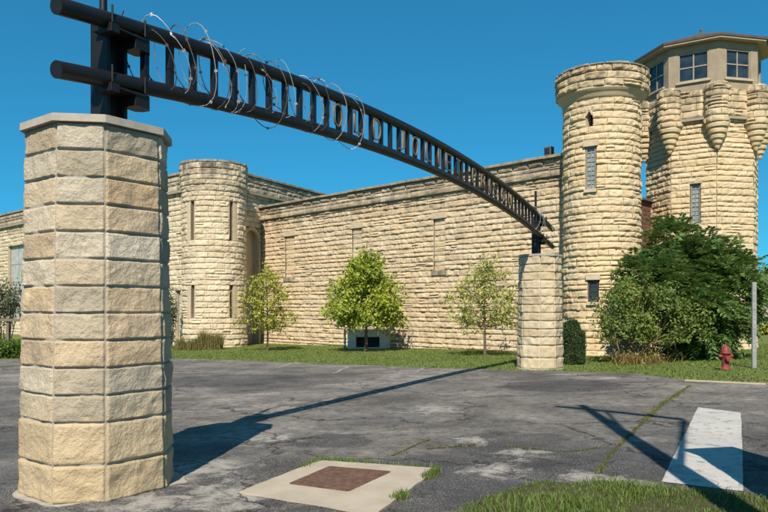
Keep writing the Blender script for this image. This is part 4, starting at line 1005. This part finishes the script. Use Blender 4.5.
hg = thing('hedge', (at(0, 30.6), 30.6, float(g(-17, 30.6))), 'low bright green hedge along the lot at the left edge', 'hedge')
m = 16000; q = np.stack([rnd.uniform(-21, -15.3, m), rnd.normal(30.8, .32, m), rnd.uniform(0, 1, m) ** .6], 1); q[:, 2] = g(q[:, 0], q[:, 1]) + q[:, 2] * (.85 + .2 * fbm(np.column_stack([q[:, :2] * 1.3, 0 * q[:, 0]]), 59, 3))
a = Acc(); V, T = leaf_quads(q, .11, rnd=rnd); a.add(V, T); a.build('foliage', M['leaf_hedge'], hg)
a = Acc()
for x in np.arange(-20.8, -15.3, .45): a.tube([(x, 30.8, float(g(x, 30.8)) - .05), (x + .1, 30.85, float(g(x, 30.8)) + .6)], [.02, .008], 5)
a.build('stem', M['bark'], hg)
rl = thing('wooden_rail', (-18, 32.2, float(g(-18, 32.2))), 'low brown rail behind the hedge at the left edge', 'fence')
a = Acc(); zr = hz(320, 32.2); a.beam((-23, 32.2, zr), (-14.9, 32.2, zr), .06, .12); a.build('rail', M['wood'], rl)
for x in (-22.6, -20.1, -17.6, -15.1): Acc().box((x - .06, 32.24, float(g(x, 32.2)) - .1), (x + .06, 32.36, zr + .08)).build('post', M['wood'], rl)
for (pxa, pxb, hh, lb, sd) in ((176, 200, .62, 'yellow-green tall grass clump at the left of the turret foot', 1), (198, 222, .75, 'taller dry seeding grass clump in front of the turret', 2)):
    Yg = 36.6; m = 1300; r_ = np.random.RandomState(400 + sd); x = r_.uniform(at(pxa, Yg), at(pxb, Yg), m); y = r_.normal(Yg, .25, m)
    th = thing('grass_clump', (x.mean(), Yg, float(g(x.mean(), Yg))), lb, 'grass clump')
    a = Acc(); V, T, Qd = blades(np.column_stack([x, y, g(x, y)]), hh * (.95 + .75 * fbm(np.column_stack([x * 2.2, y * 2, 0 * x]), 67 + sd, 2)), .022, .45, 2, r_); a.add(V, T); a.F[4].append(Qd); a.M[4].append(np.zeros(len(Qd), int)); a.build('blades', M['tallgrass'], th)
# trees and houses beyond, at the right
for k, (px, Y, h_, r_) in enumerate(((771, 78, 5.6, 2.6), (797, 84, 7.5, 3.6), (832, 90, 8.5, 4.))):
    young_tree((at(px, Y), Y), ('small dark tree beyond the guard tower at the right edge', 'rounded dark tree standing beyond the right-hand lawn', 'tallest dark tree standing beyond the right-hand lawn')[k], M['leaf_dark'], .6, h_, lambda t_, r_=r_: r_ * math.sin(math.pi * min(1, .12 + .85 * t_)) ** .7, 46, 130, .42, .45, .16, 500 + k, 'trees beyond the lawn', 'distant_tree')
hs = thing('house', (at(790, 66), 66, float(g(38, 66))), 'low tan house far beyond the hydrant at the right edge', 'house')
hx0, hx1, hy, hzb = at(757, 66), at(757, 66) + 12, 66., float(g(38, 66)); ev = hz(316, 66)
Acc().box((hx0 + .5, hy, hzb - .2), (hx1, hy + 8, ev)).build('wall', M['siding'], hs)
a = Acc(); V = [(hx0, hy - .5, ev - .05), (hx1 + .5, hy - .5, ev - .05), (hx1 + .5, hy + 4, ev + 1.0), (hx0, hy + 4, ev + 1.0), (hx0, hy + 8.5, ev - .05), (hx1 + .5, hy + 8.5, ev - .05)]
a.add(V, [(0, 1, 2, 3), (3, 2, 5, 4)]); a.add(np.array(V)[[0, 3, 4]], [(0, 1, 2)]); a.add(np.array(V)[[1, 5, 2]], [(0, 1, 2)]); a.build('roof', M['siding'], hs)
for x in (2.5, 6.5):
    w = Acc().box((hx0 + x, hy - .04, hzb + .9), (hx0 + x + 1.2, hy - .005, hzb + 1.5)).build('window', M['glass'], hs)
bush('garden_shrub', 'yellow-green flowering shrub beyond the lawn at the right edge', 'shrub', 766, 329, 46, 7, 7, .6, 1200, .15, M['leaf_yg'], 303, -.4)

# ------------------------------------------------------------------ small things
# hydrant
hx, hy = gp(725.5, 369.5); gz = float(g(hx, hy)); hd = thing('fire_hydrant', (hx, hy, gz), 'faded red fire hydrant on the lawn by the kerb', 'hydrant'); c = (hx, hy, gz)
Acc().lathe([(.13, 0), (.13, .035), (.095, .04), (.095, .08), (.088, .10), (.088, .40), (.10, .41), (.125, .42), (.125, .46), (.105, .465)], c, 20).build('barrel', M['hydrant'], hd, smooth=True)
Acc().lathe([(.115, .465), (.115, .49), (.105, .52), (.085, .58), (.05, .625), (.03, .635), (.026, .67), (0, .675)], c, 20).build('bonnet', M['hydrant'], hd, smooth=True)
for s_ in (-1, 1):
    o = Acc().tube([(hx + s_ * .07, hy, gz + .36), (hx + s_ * .15, hy, gz + .36), (hx + s_ * .152, hy, gz + .36), (hx + s_ * .185, hy, gz + .36)], [.045, .045, .055, .05], 12).build('side_cap', M['hydrant'], hd)
Acc().tube([(hx, hy - .06, gz + .30), (hx, hy - .14, gz + .30), (hx, hy - .142, gz + .30), (hx, hy - .185, gz + .30)], [.06, .06, .075, .068], 14).build('pumper_cap', M['hydrant'], hd)
# grey post
px_, py_ = gp(754, 367.5); gz = float(g(px_, py_)); sp = thing('grey_post', (px_, py_, gz), 'bare grey post standing in the lawn right of the hydrant', 'post')
a = Acc(); hgt = hz(282, py_) - gz
a.box((px_ - .055, py_ - .03, gz - .2), (px_ + .055, py_ - .022, gz + hgt)); a.box((px_ - .055, py_ - .022, gz - .2), (px_ - .045, py_ + .03, gz + hgt)); a.box((px_ + .045, py_ - .022, gz - .2), (px_ + .055, py_ + .03, gz + hgt))
a.build('channel', M['steelpost'], sp)
a = Acc()
for k in range(14): a.tube([(px_, py_ - .036, gz + .4 + k * .13), (px_, py_ - .0295, gz + .4 + k * .13)], .009, 6)
a.build('hole_row', M['darkframe'], sp)
# white box behind the middle tree
Yb = 34.6; xl, xr = at(347.5, Yb), at(390, Yb); gz = float(g((xl + xr) / 2, Yb)); zt = hz(331, Yb); wb = thing('white_box', ((xl + xr) / 2, Yb, gz), 'white concrete box with dark opening behind the middle tree', 'utility box')
ol, orr, ot, ob = at(356, Yb), at(379.5, Yb), hz(337, Yb), hz(347.5, Yb)
a = Acc(); a.box((xl, Yb, gz - .1), (ol, Yb + .8, zt)); a.box((orr, Yb, gz - .1), (xr, Yb + .8, zt)); a.box((ol + .001, Yb, ot), (orr - .001, Yb + .8, zt)); a.box((ol + .001, Yb, gz - .1), (orr - .001, Yb + .8, ob)); a.build('shell', M['whitebox'], wb)
Acc().box((ol + .002, Yb + .35, ob + .001), (orr - .002, Yb + .4, ot - .001)).build('panel', M['dark'], wb)
Acc().box((xl - .05, Yb - .05, zt + .001), (xr + .05, Yb + .85, zt + .06)).build('lid', M['whitebox'], wb, bevel=.01)
xb = at(344.8, 35.); bp = thing('short_post', (xb, 35., float(g(xb, 35.))), 'short blue-grey post just left of the white box', 'post')
Acc().tube([(xb, 35., float(g(xb, 35.)) - .1), (xb, 35., hz(331, 35.))], .06, 10).build('shaft', M['steelpost'], bp, smooth=True)
a = Acc(); a.lathe([(.075, 0), (.075, .03), (.03, .07), (0, .075)], (xb, 35., hz(331, 35.)), 10); a.build('cap', M['steelpost'], bp, smooth=True)

# ------------------------------------------------------------------ structures right of the frame that throw the foreground shadows
SAZ, SEL = R_(7.), R_(44.); k_ = 1 / math.tan(SEL)
def caster(px, py, h):
    X, Y = gp(px, py); return np.array((X - math.sin(SAZ) * k_ * h, Y - math.cos(SAZ) * k_ * h, h))
bp_ = np.array((2.72, 3.6, 0.)); tipX, tipY = gp(582, 405.5); hp = (tipY - bp_[1]) / (math.cos(SAZ) * k_)
pole = thing('sign_gallows', tuple(bp_), 'tall weathered timber post with braced crossarm out of frame at right', 'pole')
tip = caster(582, 405.5, hp); Acc().tube([bp_ + (0, 0, -.3), bp_ * .5 + tip * .5, tip], [.17, .13, .075], 12).build('mast', M['wood'], pole, smooth=True)
a1, a2 = caster(556, 406.5, hp - .15), caster(683, 419.5, hp - .15); arm = Acc().beam(a1, a2, .10, .12).build('crossarm', M['wood'], pole)
mb = bp_ + (tip - bp_) * .42; Acc().beam(a2 + (0, 0, -.05), mb, .06, .07).build('brace', M['wood'], pole)
m2 = bp_ + (tip - bp_) * .80; a3 = a1 + (a2 - a1) * .42; Acc().beam(a3, bp_ + (tip - bp_) * .62, .05, .06).build('strut', M['wood'], pole)
H3 = 2.7; c3 = caster(716, 452, H3)[:2] + np.array((.06, -.12)); q3 = thing('stone_post', (*c3, 0), 'short square rough stone post out of frame beside the stop line', 'post')
a = Acc(); th3 = R_(12); ax = np.array((math.cos(th3), math.sin(th3))); ay = np.array((-ax[1], ax[0])); hw = .27
cs = [c3 - ax * hw - ay * hw, c3 + ax * hw - ay * hw, c3 + ax * hw + ay * hw, c3 - ax * hw + ay * hw]
for k in range(4):
    p, q = cs[k], cs[(k + 1) % 4]; stones(a, flat(p, q - p), 0, 2 * hw, np.linspace(-.1, H3 - .1, 11), n=(14, 8), relief=.035, seed=90 + k, one=True, freq=7, wob=.005)
a.build('shaft', [M['pillar'], M['pmortar']], q3, smooth=True)
Acc().obb((*c3, H3 - .05), (*ax * .34, 0), (*ay * .34, 0), (0, 0, .05)).build('cap', M['capstone'], q3, bevel=.01)

# ------------------------------------------------------------------ camera, light, sky
cam = bpy.data.cameras.new('camera'); co = bpy.data.objects.new('camera', cam); COL.objects.link(co)
co.location = (0, 0, EYE); co.rotation_euler = (R_(90), 0, 0); cam.sensor_width = 36; cam.lens = F / 768 * 36; cam.shift_y = (HOR - 256) / 768
cam.clip_start = .05; cam.clip_end = 3000; SC.camera = co
sun = bpy.data.lights.new('sun', 'SUN'); sun.energy = 4.6; sun.angle = R_(.53); sun.color = (1., .91, .79)
so = bpy.data.objects.new('sun', sun); COL.objects.link(so)
so.rotation_euler = Vector((math.sin(SAZ) * math.cos(SEL), math.cos(SAZ) * math.cos(SEL), -math.sin(SEL))).to_track_quat('-Z', 'Y').to_euler(); so.location = (0, -10, 20)
w = bpy.data.worlds.new('World'); SC.world = w; w.use_nodes = True; nt = w.node_tree; nt.nodes.clear()
sk = nt.nodes.new('ShaderNodeTexSky'); sk.sky_type = 'NISHITA'; sk.sun_disc = False; sk.sun_elevation = SEL; sk.sun_rotation = R_(187)
sk.altitude = 2600; sk.air_density = 1.0; sk.dust_density = .3; sk.ozone_density = 3.
bg = nt.nodes.new('ShaderNodeBackground'); bg.inputs[1].default_value = .09; ow = nt.nodes.new('ShaderNodeOutputWorld')
tn = nt.nodes.new('ShaderNodeMix'); tn.data_type = 'RGBA'; tn.blend_type = 'MULTIPLY'; tn.inputs[0].default_value = 1.; tn.inputs[7].default_value = (.215, 1.24, 1.66, 1)
gm = nt.nodes.new('ShaderNodeGamma'); gm.inputs[1].default_value = .65; nt.links.new(sk.outputs[0], gm.inputs[0]); nt.links.new(gm.outputs[0], tn.inputs[6]); nt.links.new(tn.outputs[2], bg.inputs[0]); nt.links.new(bg.outputs[0], ow.inputs[0])
SC.view_settings.view_transform = 'Standard'; SC.view_settings.look = 'None'; SC.view_settings.exposure = .5; SC.view_settings.gamma = 1
SC.view_settings.use_curve_mapping = False
SC.render.engine = 'CYCLES'
